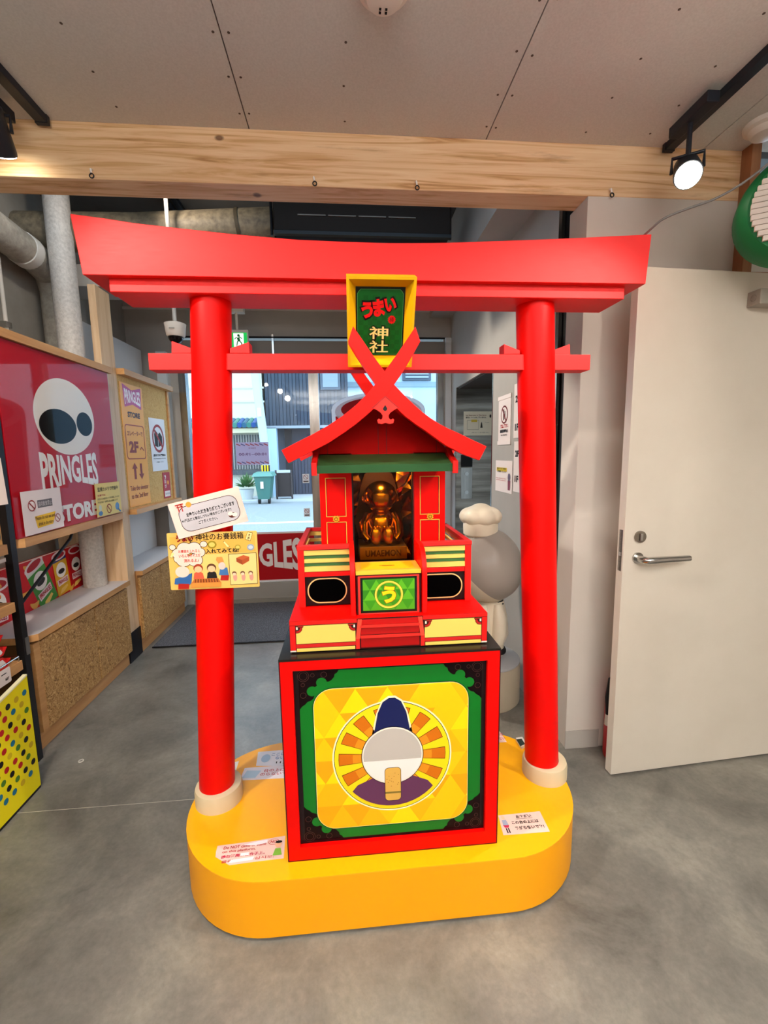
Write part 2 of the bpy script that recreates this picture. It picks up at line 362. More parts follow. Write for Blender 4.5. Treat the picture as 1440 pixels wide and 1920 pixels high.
# shop window
wn = bpy.data.objects.new('window_1', None); COL.objects.link(wn); wn.location = (-0.25, 4.2, 0); struct(wn)
MB().box(-1.46, 0.93, 4.20, 4.26, 0.035, 0.19).build('kick_plate', mat('#C2BCB2', .3, .55), wn)
MB().box(-1.46, 0.93, 4.18, 4.28, 0.0, 0.035).build('threshold', mat('#8C867C', .5), wn)
MB().box(-0.318, -0.230, 4.19, 4.27, 0.19, 2.30).build('mullion', STEEL, wn)
MB().box(0.875, 0.93, 4.19, 4.27, 0.19, 2.30).build('mullion', STEEL, wn)
MB().box(-1.46, -1.40, 4.19, 4.27, 0.19, 2.30).build('mullion', STEEL, wn)
MB().box(-1.20, -1.165, 4.20, 4.25, 0.19, 2.30).build('mullion', mat('#9AA3A8', .3, .6), wn)
MB().box(-1.46, 0.93, 4.19, 4.27, 2.22, 2.30).build('head_rail', mat('#4C4A4A', .4), wn)
MB().box(-1.46, 0.93, 4.15, 4.20, 2.29, 2.40).build('blind_box', mat('#8C857E', .5), wn, bevel=.004)
MB().tube([(-1.46, 4.14, 2.425), (0.93, 4.14, 2.425)], 0.008).build('blind_rod', BLK, wn)
for bx in (-0.62, 0.4):
    MB().box(bx, bx + .015, 4.135, 4.2, 2.28, 2.45).build('bracket', CHROME, wn)
for a, b in ((-1.40, -0.318), (-0.23, 0.875)):
    MB().box(a, b, 4.226, 4.232, 0.19, 2.22).build('pane', GLASS, wn)

# door leaf standing open in front of the pale wall
fd = Fr((1.1035, 1.655, 0.008), (0.9979, 0.0648, 0), (0, 0, 1))
d1 = struct(MB().prism(fd, rect(0, 0, 0.86, 2.062), 0, -0.038).build('door_1', DOORM, bevel=0.0015))
MB().prism(fd, circ(0.063, 0.955, 0.023, 20), 0, .008).build('handle_rose', CHROME, d1, smooth=True)
h = MB(); h.tube([fd.p(.063, .955, .006), fd.p(.063, .955, .05), fd.p(.07, .955, .056), fd.p(.12, .956, .056), fd.p(.25, .957, .056)], [.014, .014, .0145, .0135, .012], 14)
h.build('handle', CHROME, d1, smooth=True)
lk = MB().prism(fd, circ(.068, 1.042, .024, 24), 0, .009).build('lock', mat('#8B8278', .25, 1.0), d1, smooth=True)
MB().prism(fd, rect(.062, 1.027, .074, 1.057), .009, .014).build('thumb_turn', CHROME, lk, bevel=.001)
fe = Fr(fd.p(0, 0, -.019), (-fd.N), (0, 0, 1))
MB().prism(fe, rect(-.011, .90, .011, 1.07), 0, .0015).build('latch_plate', STEEL, d1)
MB().prism(fe, rect(-.008, .962, .008, .978), 0, .012).build('latch_bolt', WHITE, d1)
cl = MB().prism(fd, rect(.468, 1.93, .75, 1.985), 0, .055).build('door_closer', mat('#9A9387', .4), d1, bevel=.003)
MB().prism(Fr(fd.p(.468, 1.957, .027), fd.N * -1, (0, 0, 1)), circ(0, 0, .013, 16), 0, .003).build('valve_cap', mat('#7A746A', .4), cl)

# floor mat by the window
o = MB().box(-1.455, -0.40, 3.24, 4.14, 0.0, 0.010).build('door_mat', MATF)
tag(o, 'dark grey fibre entrance mat lying on the concrete in front of the window', 'mat')
MB().tube([(-1.455, 3.24, .006), (-0.40, 3.24, .006)], 0.006).build('edging', BLK, o)
w = MB(); w.lathe((*(-1.264,2.006), 0), [(.012, 0), (.012, .003), (.007, .003), (.007, 0)], 16)
tag(w.build('washer', mat('#D5CFC6', .4)), 'small steel washer lying alone on the bare concrete floor', 'washer')

# ------------------------------------------------------------ display platform and gate
pf = thing('display_platform', 'low glossy yellow platform with rounded ends that carries the red gate', 'platform', (0.1, 1.45, 0))
PO = rrect(-0.565, 1.135, 0.775, 1.755, 0.308, 14)
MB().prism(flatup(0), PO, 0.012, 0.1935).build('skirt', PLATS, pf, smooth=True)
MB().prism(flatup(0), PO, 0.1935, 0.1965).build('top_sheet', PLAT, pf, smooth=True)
MB().prism(flatup(0), rrect(-0.55, 1.150, 0.76, 1.74, 0.295, 12), 0.0, 0.012).build('plinth', BLK, pf)
PT = 0.1965

tg = thing('torii_gate', 'bright red shrine gate with a wide upswept top beam over the yellow platform', 'gate', (0.118, 1.47, PT))
FK = front(1.37)
top = [(-0.7297,2.059),(-0.6419,2.05),(-0.5657,2.04),(-0.4385,2.029),(-0.316,2.019),(-0.2059,2.012),(-0.1164,2.007),(0.0048,2.005),(0.128,2.004),(0.2217,2.006),(0.3166,2.009),(0.4448,2.016),(0.5749,2.023),(0.7069,2.031),(0.8241,2.039),(0.9462,2.047)]
bot = [(0.936,1.904),(0.5123,1.903),(0.1264,1.902),(-0.3008,1.903),(-0.7122,1.903)]
MB().prism(FK, top + bot, -0.18, 0.0).build('top_beam', RED, tg, bevel=0.0015)
MB().box(-0.655, 0.883, 1.392, 1.53, 1.866, 1.9135).build('under_beam', RED, tg, bevel=0.002)
MB().box(-0.585, 0.809, 1.441, 1.50, 1.660, 1.709).build('tie_beam', RED, tg, bevel=0.0015)
FW = front(1.446)
for q in ([(-0.515,1.746),(-0.5178,1.71),(-0.4542,1.711),(-0.4533,1.723)], [(-0.3439,1.725),(-0.2861,1.744),(-0.2855,1.711),(-0.3448,1.711)], [(0.5186,1.742),(0.5193,1.71),(0.5725,1.711),(0.5722,1.722)], [(0.6761,1.721),(0.7394,1.743),(0.7428,1.704),(0.6767,1.704)]):
    MB().prism(FW, q, -0.046, 0.0).build('wedge', RED, tg, bevel=0.001)
for (xt, xb, xc) in ((-0.398, -0.4845, -0.477), (0.628, 0.7055, 0.715)):
    lo, hi = [], []
    MB().loops([[(xb + .0595 * math.cos(a), 1.47 + .0595 * math.sin(a), PT) for a in [i * math.pi / 24 for i in range(48)]],
                [(xt + .0600 * math.cos(a), 1.47 + .0600 * math.sin(a), 1.866) for a in [i * math.pi / 24 for i in range(48)]]]).build('pillar', REDP, tg, smooth=True)
    MB().lathe((xc, 1.47, PT), [(.080, 0), (.080, .045), (.0765, .056), (.067, .060), (.050, .060), (.050, 0)], 40).build('collar', mat('#CDBD9C', .55), tg, smooth=True)
# name plaque hung from the gate, leaning forward
NP, NW, NH = quadfr((0.0155, 1.400, 1.661), (0.2105, 1.400, 1.661), (0.0155, 1.285, 1.880))
def inner(a): return rect(a, a, NW - a, NH - a)
pl = MB(); pl.ring(NP, rect(0, 0, NW, NH), inner(.007), 0)
o0, i0, i1 = rect(0, 0, NW, NH), inner(.007), rect(.026, .026, NW - .026, NH - .030)
pl.add([NP.p(u, v, 0) for u, v in i0] + [NP.p(u, v, -.034) for u, v in i1], [(i, (i + 1) % 4, 4 + (i + 1) % 4, 4 + i) for i in range(4)])
pl.add([NP.p(u, v, 0) for u, v in o0] + [NP.p(u, v, -.045) for u, v in o0], [(i, 4 + i, 4 + (i + 1) % 4, (i + 1) % 4) for i in range(4)] + [(7, 6, 5, 4)])
pf_ = pl.build('plaque_frame', YEL, tg)
pb = MB().prism(NP, i1, -.036, -.033).build('plaque_board', mat('#0A0F0A', .3), tg)
L = -.0325
gx0, gy0, gx1, gy1 = .0305, .029, NW - .0305, NH - .036
MB().flat(NP, [(gx0, gy0), (gx1, gy0), (gx1, gy1 - .012), (gx1 - .004, gy1 - .006), (gx1 - .010, gy1), (gx0 + .010, gy1), (gx0 + .004, gy1 - .006), (gx0, gy1 - .012)], L).build('print', mat('#4E9A54', .4), pb)
MB().flat(NP, [(gx0 + .0012, gy0 + .0012), (gx1 - .0012, gy0 + .0012), (gx1 - .0012, gy1 - .0125), (gx1 - .005, gy1 - .007), (gx1 - .0108, gy1 - .0012), (gx0 + .0108, gy1 - .0012), (gx0 + .005, gy1 - .007), (gx0 + .0012, gy1 - .0125)], L + .0003).build('print', mat('#07591A', .35), pb)
ck = MB()
for i in range(10):
    for j in range(14):
        if (i + j) % 2 == 0:
            u, v = gx0 + .004 + i * .0135, gy0 + .004 + j * .0135
            if v + .0135 < gy1 - .004 and u + .0135 < gx1 - .002: ck.flat(NP, rect(u, v, u + .0135, v + .0135), L + .0005)
ck.build('print', mat('#065016', .35), pb)
def npuv(x, y): return ((x - 90) / 1175 * NW + (y - 150) / 1540 * 0.0, (1690 - y) / 1540 * NH * 1.0)
for ch, x, y, w, h, r in (('う', 445, 720, 215, 285, 6), ('ま', 650, 680, 215, 300, 8), ('い', 855, 625, 210, 230, 10)):
    u, v = npuv(x, y); ww, hh = w / 1175 * NW, h / 1540 * NH
    text(pb, NP, ch, u, v, ww * 1.24, hh * 1.22, BLACK, .09, L + .0008, r)
    text(pb, NP, ch, u, v, ww * .95, hh * .97, mat('#E0080C', .3), .055, L + .0014, r, label='red bubble lettering with a black outline')
u, v = npuv(885, 880)
st = [(u + (.0125 if i % 2 else .0098) * math.cos(i * math.pi / 14), v + (.0125 if i % 2 else .0098) * math.sin(i * math.pi / 14)) for i in range(28)]
MB().flat(NP, st, L + .0008).build('print', mat('#DC1010', .35), pb)
text(pb, NP, '棒', u, v, .013, .014, mat('#5A0404', .4), .0, L + .0012)
for ch, y, w, h in (('神', 1112, 345, 225), ('社', 1362, 350, 225)):
    u, v = npuv(658, y)
    text(pb, NP, ch, u, v, (w + 45) / 1175 * NW, (h + 45) / 1540 * NH, BLACK, .06, L + .0008)
    text(pb, NP, ch, u, v, w / 1175 * NW, h / 1540 * NH, mat('#F6E08A', .4), .012, L + .0014)

# ------------------------------------------------------------ pedestal box
pe = thing('pedestal_box', 'red square pedestal with a framed green and yellow picture panel under the shrine', 'pedestal', (0.117, 1.45, PT))
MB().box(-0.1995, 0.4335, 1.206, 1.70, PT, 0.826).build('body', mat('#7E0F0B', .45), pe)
F9 = front(1.19)
OUT = [(-.2005, PT), (.4345, PT), (.4345, .8305), (-.2005, .8305)]; INN = [(-.1645, .2415), (.3965, .2415), (.3965, .7970), (-.1645, .7970)]
fb = MB()
fb.ring(F9, OUT, INN, 0)
fb.add([F9.p(u, v, 0) for u, v in OUT] + [F9.p(u, v, -.018) for u, v in OUT], [(i, 4 + i, 4 + (i + 1) % 4, (i + 1) % 4) for i in range(4)])
fb.add([F9.p(u, v, 0) for u, v in INN] + [F9.p(u, v, -.014) for u, v in INN], [(i, (i + 1) % 4, 4 + (i + 1) % 4, 4 + i) for i in range(4)])
fb.build('front_frame', RED2, pe)
lip = MB(); lip.ring(F9, [(-.2018, PT + .001), (.4358, PT + .001), (.4358, .832), (-.2018, .832)], [(-.1985, PT + .004), (.4325, PT + .004), (.4325, .8282), (-.1985, .8282)], .0005); lip.build('edging', LNE, pe)
MB().box(-0.2018, 0.4358, 1.189, 1.702, 0.826, 0.8325).build('top_sheet', mat('#1C1712', .22), pe)
pn = MB().prism(F9, INN, -.018, -.0135).build('panel', mat('#14060A', .35), pe)
D = -.013
gp = [(-.150, .2505), (.383, .2505), (.383, .787), (-.150, .787)]
MB().flat(F9, gp, D).build('print', GREEN, pn)
for sx, sz, ox, oz in ((1, -1, -.1505, .7875), (-1, -1, .3835, .7875), (1, 1, -.1505, .250), (-1, 1, .3835, .250)):
    crn, crl = MB(), MB()
    def q(a, b): return (ox + sx * a, oz + sz * b)
    def arc(c, p0, p1):                                              # knob edge on the corner side, from p0 to p1
        a0 = math.atan2(p0[1] - c[1], p0[0] - c[0]); a1 = math.atan2(p1[1] - c[1], p1[0] - c[0])
        if a1 > a0: a1 -= 2 * math.pi
        return [(c[0] + .0152 * math.cos(a0 + (a1 - a0) * t / 12), c[1] + .0152 * math.sin(a0 + (a1 - a0) * t / 12)) for t in range(13)]
    k1, k2, pm = (.0650, .0360), (.0375, .0610), (.0480, .0460)
    sc_ = [(0, 0), (.1147, 0), (.110, .008), (.103, .0125), (.101, .021), (.094, .029), (.0866, .034), (.0796, .034)] + arc(k1, (.0796, .034), pm) + arc(k2, pm, (.0433, .0745)) + [(.0433, .0745), (.0405, .083), (.034, .089), (.0234, .0924), (.016, .1005), (.0082, .105), (0, .1147)]
    crn.flat(F9, [q(a_, b_) for a_, b_ in sc_], D + .0006)
    for r0, c0 in ((.012, (.014, .014)), (.017, (.014, .014)), (.009, (.072, .012)), (.009, (.012, .072)), (.006, (.040, .012)), (.006, (.012, .040))):
        crl.ring(F9, [q(c0[0] + r0 * math.cos(t * .5236), c0[1] + r0 * math.sin(t * .5236)) for t in range(12)], [q(c0[0] + (r0 - .0012) * math.cos(t * .5236), c0[1] + (r0 - .0012) * math.sin(t * .5236)) for t in range(12)], D + .0009)
    cn_ = crn.build('corner_print', mat('#120608', .4, spec=.1), pn); crl.build('scroll_print', mat('#4A2A26', .5), cn_)
Y0, Y1, Y2, Y3 = -.110, .286, .3425, .7305
MB().flat(F9, rrect(Y0 - .004, Y1 - .004, Y2 + .004, Y3 + .004, .059), D + .0012).build('print', mat('#0B3A12', .4), pn)
MB().flat(F9, rrect(Y0 - .0015, Y1 - .0015, Y2 + .0015, Y3 + .0015, .0565), D + .0015).build('print', mat('#F5E39A', .4), pn)
yb = MB(); reg = rrect(Y0, Y1, Y2, Y3, .055)
for q, k in triangles(reg, .0935, .0735, (.0565, .286), ((0, 0, 1, 2), (1, 2, 3, 3)), 8, 8):
    yb.cur = k; yb.flat(F9, q, D + .0018)
yb.build('print', [mat('#FBD206', .38), mat('#F5BF07', .38), mat('#ECB008', .38), mat('#E2A108', .38)], pn)
# wheel emblem: rays round a plain grey disc with a navy cap shape, a purple segment and a corn stick
ex, ez = .1155, .508; R0 = .1775
def em(pts, m, k, name='print'): return MB().flat(F9, pts, D + .0020 + k * .0003).build(name, m, pn)
em(circ(ex, ez, R0, 56), mat('#F7EBC2', .4), 0); em(circ(ex, ez, R0 - .0045, 56), INK, 1); em(circ(ex, ez, R0 - .0062, 56), mat('#F4D312', .4), 2)
wo, wi, wm = MB(), MB(), MB()
for k in range(14):
    a0 = math.radians(90 + (k + .5) * 360 / 14 - 8.3); a1 = a0 + math.radians(16.6)
    def sec(r0, r1, e=0): 
        return [(ex + r0 * math.cos(a0 - e), ez + r0 * math.sin(a0 - e)), (ex + r1 * math.cos(a0 + .03 - e), ez + r1 * math.sin(a0 + .03 - e)), (ex + r1 * math.cos((a0 + a1) / 2), ez + r1 * math.sin((a0 + a1) / 2)), (ex + r1 * math.cos(a1 - .03 + e), ez + r1 * math.sin(a1 - .03 + e)), (ex + r0 * math.cos(a1 + e), ez + r0 * math.sin(a1 + e)), (ex + r0 * math.cos((a0 + a1) / 2), ez + r0 * math.sin((a0 + a1) / 2))]
    wo.flat(F9, sec(.083, .1595, .012), D + .0029); wi.flat(F9, sec(.085, .158), D + .0032); wm.flat(F9, sec(.085, .118), D + .0035)
wo.build('print', mat('#4A2008', .5), pn); wi.build('print', mat('#CC6A08', .4), pn); wm.build('print', mat('#DC8A18', .4), pn)
seg = clip([(ex - .2, ez - .2), (ex + .2, ez - .2), (ex + .105, ez - .085), (ex + .05, ez - .062), (ex - .05, ez - .062), (ex - .105, ez - .085)], circ(ex, ez, .160, 48))
em(seg, mat('#5E3050', .45), 6)
em([(ex - .060, ez + .075), (ex + .060, ez + .075), (ex + .046, ez + .14), (ex + .030, ez + .178), (ex + .010, ez + .192), (ex - .010, ez + .192), (ex - .030, ez + .178), (ex - .046, ez + .14)], mat('#F7EBC2', .4), 5)
em([(ex - .055, ez + .07), (ex + .055, ez + .07), (ex + .042, ez + .14), (ex + .027, ez + .174), (ex + .009, ez + .186), (ex - .009, ez + .186), (ex - .027, ez + .174), (ex - .042, ez + .14)], mat('#121A4E', .4), 7)
em(circ(ex, ez + .004, .0925, 48), INK, 8); em(circ(ex, ez + .004, .0905, 48), mat('#F3E3D4', .4), 9)
em(circ(ex, ez + .004, .0865, 48), mat('#B9AFA6', .45), 10)
em(clip(circ(ex, ez + .004, .0865, 48), [(ex - .2, ez - .2), (ex + .2, ez - .2), (ex + .2, ez - .01), (ex - .2, ez - .01)]), mat('#EFE6E0', .45), 11)
em(rrect(ex - .0245, ez - .142, ex + .0245, ez - .034, .012), INK, 12); em(rrect(ex - .0232, ez - .1408, ex + .0232, ez - .0352, .011), mat('#D3A24A', .45), 13)
dt = MB()
for i in range(14): dt.flat(F9, circ(ex + random.uniform(-.018, .018), ez - .05 - random.random() * .05, .0013, 6), D + .0063)
dt.build('print', mat('#8A5A1C', .5), pn)
em(rect(ex - .0232, ez - .118, ex + .0232, ez - .112), mat('#7E6A2C', .5), 15)

# ------------------------------------------------------------ miniature shrine on the pedestal
XC = 0.1165
sh = thing('miniature_shrine', 'small red shrine house with crossed roof boards, railings and printed stairs on the pedestal', 'shrine', (XC, 1.45, 0.8325))
ZB, ZT = 0.8325, 0.9285
MB().box(-.1725, .4055, 1.2265, 1.695, ZB + .004, ZT).build('base', RED2, sh, bevel=.0012)
MB().box(-.168, .401, 1.232, 1.69, ZB, ZB + .004).build('base_shadow_gap', BLACK, sh)
FB = front(1.2265, XC)
def mir(pts, s): return [(s * a, b) for a, b in pts]
hw = .289
for s in (-1, 1):
    g = MB(); k = .0006
    g.flat(FB, mir(rect(.095, ZB + .004, hw, ZT), s), k); g.build('print', LNE, sh)
    g = MB()
    g.flat(FB, mir(rect(.0965, .9165, hw - .0008, ZT - .0005), s), k * 2)                           # top band
    g.flat(FB, mir(rect(hw - .0165, ZB + .0095, hw - .0012, .9150), s), k * 2)                        # corner post
    g.build('print', mat('#D81510', .42), sh)
    MB().flat(FB, mir(rect(hw - .0175, ZB + .0045, hw - .0005, ZB + .0088), s), k * 2.5).build('print', mat('#D9CFC4', .5), sh)
    MB().flat(FB, mir(rect(.1015, .8605, hw - .0185, .9145), s), k * 2).build('print', mat('#E2C05C', .42), sh)
    MB().flat(FB, mir(rect(.1010, .8485, hw - .0175, .8590), s), k * 2).build('print', RAIL, sh)
    MB().flat(FB, mir(rect(.1030, ZB + .0045, hw - .0190, .8470), s), k * 2).build('print', mat('#E2C05C', .42), sh)
    for e, d in ((.1015, 1), (hw - .0185, -1)):
        o = [(e, .9145), (e + d * .0215, .9145), (e + d * .0215, .9105), (e + d * .0185, .9085), (e + d * .0175, .902), (e + d * .0125, .8955), (e + d * .0055, .893), (e, .893)]
        MB().flat(FB, mir(o, s), k * 3).build('print', LNE, sh)
        i = MB(); i.flat(FB, mir([(e + d * .006, .9138), (e + d * .0205, .9138), (e + d * .0205, .911), (e + d * .006, .911)], s), k * 4)
        i.flat(FB, mir([(e + d * .0125, .9095), (e + d * .0170, .9095), (e + d * .016, .902), (e + d * .0115, .8965), (e + d * .0055, .8945), (e + d * .0005, .8945), (e + d * .0005, .8995), (e + d * .006, .9), (e + d * .0105, .9035)], s), k * 4)
        i.build('print', mat('#B01A16', .45), sh)
        MB().flat(FB, mir(rect(e + d * .0008, .9035, e + d * .0052, .9115), s), k * 4).build('print', mat('#F3E8D0', .5), sh)
    # stringer of the stairs
    MB().prism(FB, mir([(.0815, ZT - .003), (.0935, ZT - .003), (.1005, .868), (.0888, .868)], s), 0, .003).build('stringer', SALM, sh)
    MB().prism(FB, mir(rect(.0895, ZB + .005, .1005, .867), s), 0, .003).build('stair_post', mat('#D8241C', .45), sh)
MB().flat(FB, rect(-.0945, ZB + .004, .0945, ZT), .0004).build('print', LNE, sh)
for z0, z1, c in ((.9085, .9245, '#B30C0A'), (.8790, .8985, '#A80A09'), (.8400, .8670, '#A30908')):
    MB().flat(FB, rect(-.0855, z0, .0855, z1), .0008).build('riser', mat(c, .42), sh)
for z0, z1 in ((.9005, .9075), (.8690, .8765)):
    MB().prism(FB, rect(-.0870, z0, .0870, z1), .0004, .005).build('tread', mat('#D2281F', .42), sh)

# railing boxes
RT = 1.1225
for s in (-1, 1):
    xo, xi = .2705, .1125
    def bx(a, b, y0, y1, z0, z1): 
        x0, x1 = sorted((XC + s * a, XC + s * b)); return MB().box(x0, x1, y0, y1, z0, z1)
    RT_ = 'railing'
    ra = bx(xo - .019, xo, 1.338, 1.357, ZT, RT - .0135).build('railing_post', mat('#E0140F', .42), sh, bevel=.0006)
    bx(xi - .002, xo + .0015, 1.336, 1.36, RT - .0125, RT).build('top_rail', RAIL, sh, bevel=.0006)
    bx(xi - .002, xo + .001, 1.3395, 1.358, RT - .0145, RT - .0122).build('edging', LNE, sh)
    bx(xi, xo - .017, 1.352, 1.360, ZT, RT - .013).build('backing', LNE, sh)
    for i, (z1, z0, m) in enumerate(((.0145, .0300, CREAM), (.0420, .0535, CREAM), (.0660, .0815, CREAM))):
        bx(xi, xo - .0195, 1.340, 1.352, RT - z0, RT - z1).build('slat', m, sh)
    for z1, z0 in ((.0310, .0408), (.0548, .0650)):
        bx(xi, xo - .0195, 1.344, 1.352, RT - z0, RT - z1).build('slat', GREENC, sh)
    bx(xi, xo - .0195, 1.341, 1.352, RT - .0975, RT - .0835).build('cross_rail', mat('#D8120E', .42), sh)
    pnl = bx(xi, xo - .019, 1.345, 1.352, ZT + .004, RT - .0985).build('speaker_panel', mat('#160506', .4), sh)
    FP = front(1.345, XC)
    c0, c1 = sorted((s * (xi + .010 if s < 0 else xi - .014), s * (xo - .026))); zz0, zz1 = ZT + .010, RT - .104
    g = MB(); r = (zz1 - zz0) / 2
    g.ring(FP, rrect(c0, zz0, c1, zz1, r - .001, 12), rrect(c0 + .0036, zz0 + .0036, c1 - .0036, zz1 - .0036, r - .0042, 12), .0015); g.build('gold_ring', mat('#E8B878', .4), sh)
    MB().flat(FP, rrect(c0 + .0036, zz0 + .0036, c1 - .0036, zz1 - .0036, r - .0042, 12), .0010).build('speaker_mesh', mat('#010101', .9, spec=.02), sh)
    # side and rear runs
    bx(xo - .016, xo + .0015, 1.36, 1.69, RT - .0125, RT).build('top_rail', RAIL, sh)
    bx(xo - .013, xo, 1.358, 1.69, ZT, RT - .1).build('side_panel', DKRED, sh)
    for z0, z1 in ((.0815, .066), (.0535, .042), (.030, .0145)):
        bx(xo - .010, xo - .002, 1.358, 1.69, RT - z0, RT - z1).build('slat', CREAM, sh)
    bx(.15, xo, 1.674, 1.69, RT - .0125, RT).build('top_rail', RAIL, sh)
    for z0, z1 in ((.0815, .066), (.0535, .042), (.030, .0145)):
        bx(.15, xo - .01, 1.678, 1.686, RT - z0, RT - z1).build('slat', CREAM, sh)
    # curved wing beside the offering box
    FWg = Fr((XC + s * .1125, 0, 0), (0, 1, 0), (0, 0, 1))
    prof = [(1.243, ZT), (1.243, 1.045), (1.2465, 1.064), (1.254, 1.083), (1.266, 1.101), (1.283, 1.115), (1.305, 1.1225), (1.40, 1.1235), (1.40, ZT)]
    MB().prism(FWg, prof, 0, -.0145 if s > 0 else .0145).build('wing_board', mat('#E40A06', .42, spec=.15), sh, bevel=.0012, smooth=True)

# hall
HX, HY = .200, 1.40
for s in (-1, 1):
    x0, x1 = sorted((XC + s * .0975, XC + s * HX))
    dp = MB().box(x0, x1, HY, HY + .018, ZT, 1.40).build('door_panel', mat('#D80804', .42, spec=.08), sh)
    F = front(HY, XC)
    a, b = .118, .182
    def fr4(u0, v0, u1, v1, w, m, k):
        MB().ring(F, mir(rect(u0, v0, u1, v1), s)[::s], mir(rect(u0 + w, v0 + w, u1 - w, v1 - w), s)[::s], k).build('print', m, dp)
    for v0, v1 in ((1.201, 1.325), (1.02, 1.185)):
        fr4(a, v0, b, v1, .0022, GOLDLN, .0006); fr4(a + .0024, v0 + .0024, b - .0024, v1 - .0024, .0012, LNE, .0006)
    MB().flat(F, mir([(.0975, ZT), (.0995, ZT), (.0995, 1.40), (.0975, 1.40)], s), .0006).build('print', LNE, dp)
    u, v = s * .151, 1.194
    bo = MB().prism(F, [(u + (.0115 if i % 2 else .0088) * math.cos(i * math.pi / 8), v + (.0115 if i % 2 else .0088) * math.sin(i * math.pi / 8)) for i in range(16)], 0, .003).build('flower_boss', mat('#D99A1E', .35, .3), dp)
    MB().ring(F, circ(u, v, .0058, 14), circ(u, v, .0040, 14), .0034).build('print', mat('#5A3004', .5), bo)
    MB().box(*sorted((XC + s * (HX - .012), XC + s * HX)), HY + .018, 1.655, ZT, 1.40).build('side_wall', mat('#B80B08', .45), sh)
    MB().box(*sorted((XC + s * .0945, XC + s * .0985)), HY + .004, HY + .03, ZT, 1.40).build('jamb', BLACK, sh)
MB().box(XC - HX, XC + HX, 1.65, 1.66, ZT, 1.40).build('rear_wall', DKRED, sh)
MB().box(XC - .0985, XC + .0985, HY + .0, HY + .022, ZT, 1.045).build('sill_board', DKRED, sh)
MB().box(XC - .0985, XC + .0985, HY + .002, HY + .006, 1.0455, 1.0515).build('sill_edge', BLACK, sh)
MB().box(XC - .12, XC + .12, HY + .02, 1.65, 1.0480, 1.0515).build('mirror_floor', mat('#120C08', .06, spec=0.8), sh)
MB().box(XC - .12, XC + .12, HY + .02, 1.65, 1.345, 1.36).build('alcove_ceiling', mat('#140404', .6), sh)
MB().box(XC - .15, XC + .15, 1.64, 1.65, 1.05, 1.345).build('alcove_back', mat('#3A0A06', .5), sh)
MB().box(XC - .0945, XC + .0945, HY + .010, HY + .012, 1.0515, 1.345).build('front_pane', glass_mat('alcove_glass', .02, '#EBD9BC', .3), sh)
# crumpled gold foil lining the alcove sides and back
rnd = random.Random(11)
foil = MB(); 
for s in (-1, 1):
    n, m_ = 7, 11
    P = [[Vector((XC + s * (.122 + rnd.uniform(-.016, .016)), HY + .02 + .23 * j / n, 1.05 + .30 * i / m_ + rnd.uniform(-.01, .01))) for j in range(n + 1)] for i in range(m_ + 1)]
    for i in range(m_):
        for j in range(n):
            for t in ((P[i][j], P[i][j + 1], P[i + 1][j + 1]), (P[i][j], P[i + 1][j + 1], P[i + 1][j])):
                foil.cur = rnd.choice((0, 0, 0, 1, 1, 2)); foil.add([tuple(p) for p in t], [(0, 1, 2)])
P = [[Vector((XC - .12 + .24 * j / 9 + rnd.uniform(-.008, .008), 1.634 + rnd.uniform(-.012, .004), 1.05 + .30 * i / 11 + rnd.uniform(-.008, .008))) for j in range(10)] for i in range(12)]
for i in range(11):
    for j in range(9):
        for t in ((P[i][j], P[i][j + 1], P[i + 1][j + 1]), (P[i][j], P[i + 1][j + 1], P[i + 1][j])):
            foil.cur = rnd.choice((0, 1, 2, 2)); foil.add([tuple(p) for p in t], [(0, 1, 2)])
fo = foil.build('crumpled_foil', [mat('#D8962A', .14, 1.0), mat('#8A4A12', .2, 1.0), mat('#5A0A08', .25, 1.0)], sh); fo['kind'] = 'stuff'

# gable, canopy, roof boards
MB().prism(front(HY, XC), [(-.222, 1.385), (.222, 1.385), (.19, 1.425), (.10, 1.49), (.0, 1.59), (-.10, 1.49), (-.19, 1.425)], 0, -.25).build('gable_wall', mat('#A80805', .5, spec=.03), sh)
for u, zt in ((-.0135, 1.58), (.0125, 1.58), (-.172, 1.45), (.171, 1.45)):
    MB().flat(front(HY, XC), rect(u, 1.39, u + .0013, zt), .0006).build('panel_joint', LNE, sh)
FC = Fr((XC, 0, 0), (0, 1, 0), (0, 0, 1))
MB().prism(FC, [(1.404, 1.398), (1.404, 1.372), (1.318, 1.352), (1.302, 1.352), (1.302, 1.3655), (1.318, 1.372)], -.198, .198).build('canopy', GREEND, sh)
MB().box(XC - .200, XC + .200, 1.3, 1.304, 1.3435, 1.3665).build('canopy_lip', mat('#1F4A22', .4), sh)
for s in (-1, 1):
    FE = Fr((XC + s * .200, 0, 0), (0, 1, 0), (0, 0, 1))
    pr_ = [(1.292, 1.3375), (1.292, 1.3745), (1.306, 1.377), (1.33, 1.384), (1.36, 1.398), (1.40, 1.425), (1.40, 1.40), (1.365, 1.376), (1.335, 1.360), (1.306, 1.351), (1.304, 1.3375)]
    MB().prism(FE, pr_, 0, s * .015).build('eave_board', mat('#D8140F', .42), sh, bevel=.0006)
A = [(-0.1772,1.412),(-0.1347,1.433),(-0.0913,1.454),(-0.0477,1.477),(-0.0054,1.504),(0.0324,1.533),(0.0643,1.563),(0.0911,1.593),(0.1205,1.632),(0.1508,1.672),(0.1779,1.71),(0.202,1.744),(0.2085,1.725),(0.2152,1.705),(0.1955,1.671),(0.1758,1.638),(0.1591,1.613),(0.1408,1.589),(0.1225,1.564),(0.1042,1.544),(0.0814,1.522),(0.059,1.503),(0.0312,1.481),(0.0023,1.461),(-0.0447,1.431),(-0.1065,1.401),(-0.1595,1.376)]
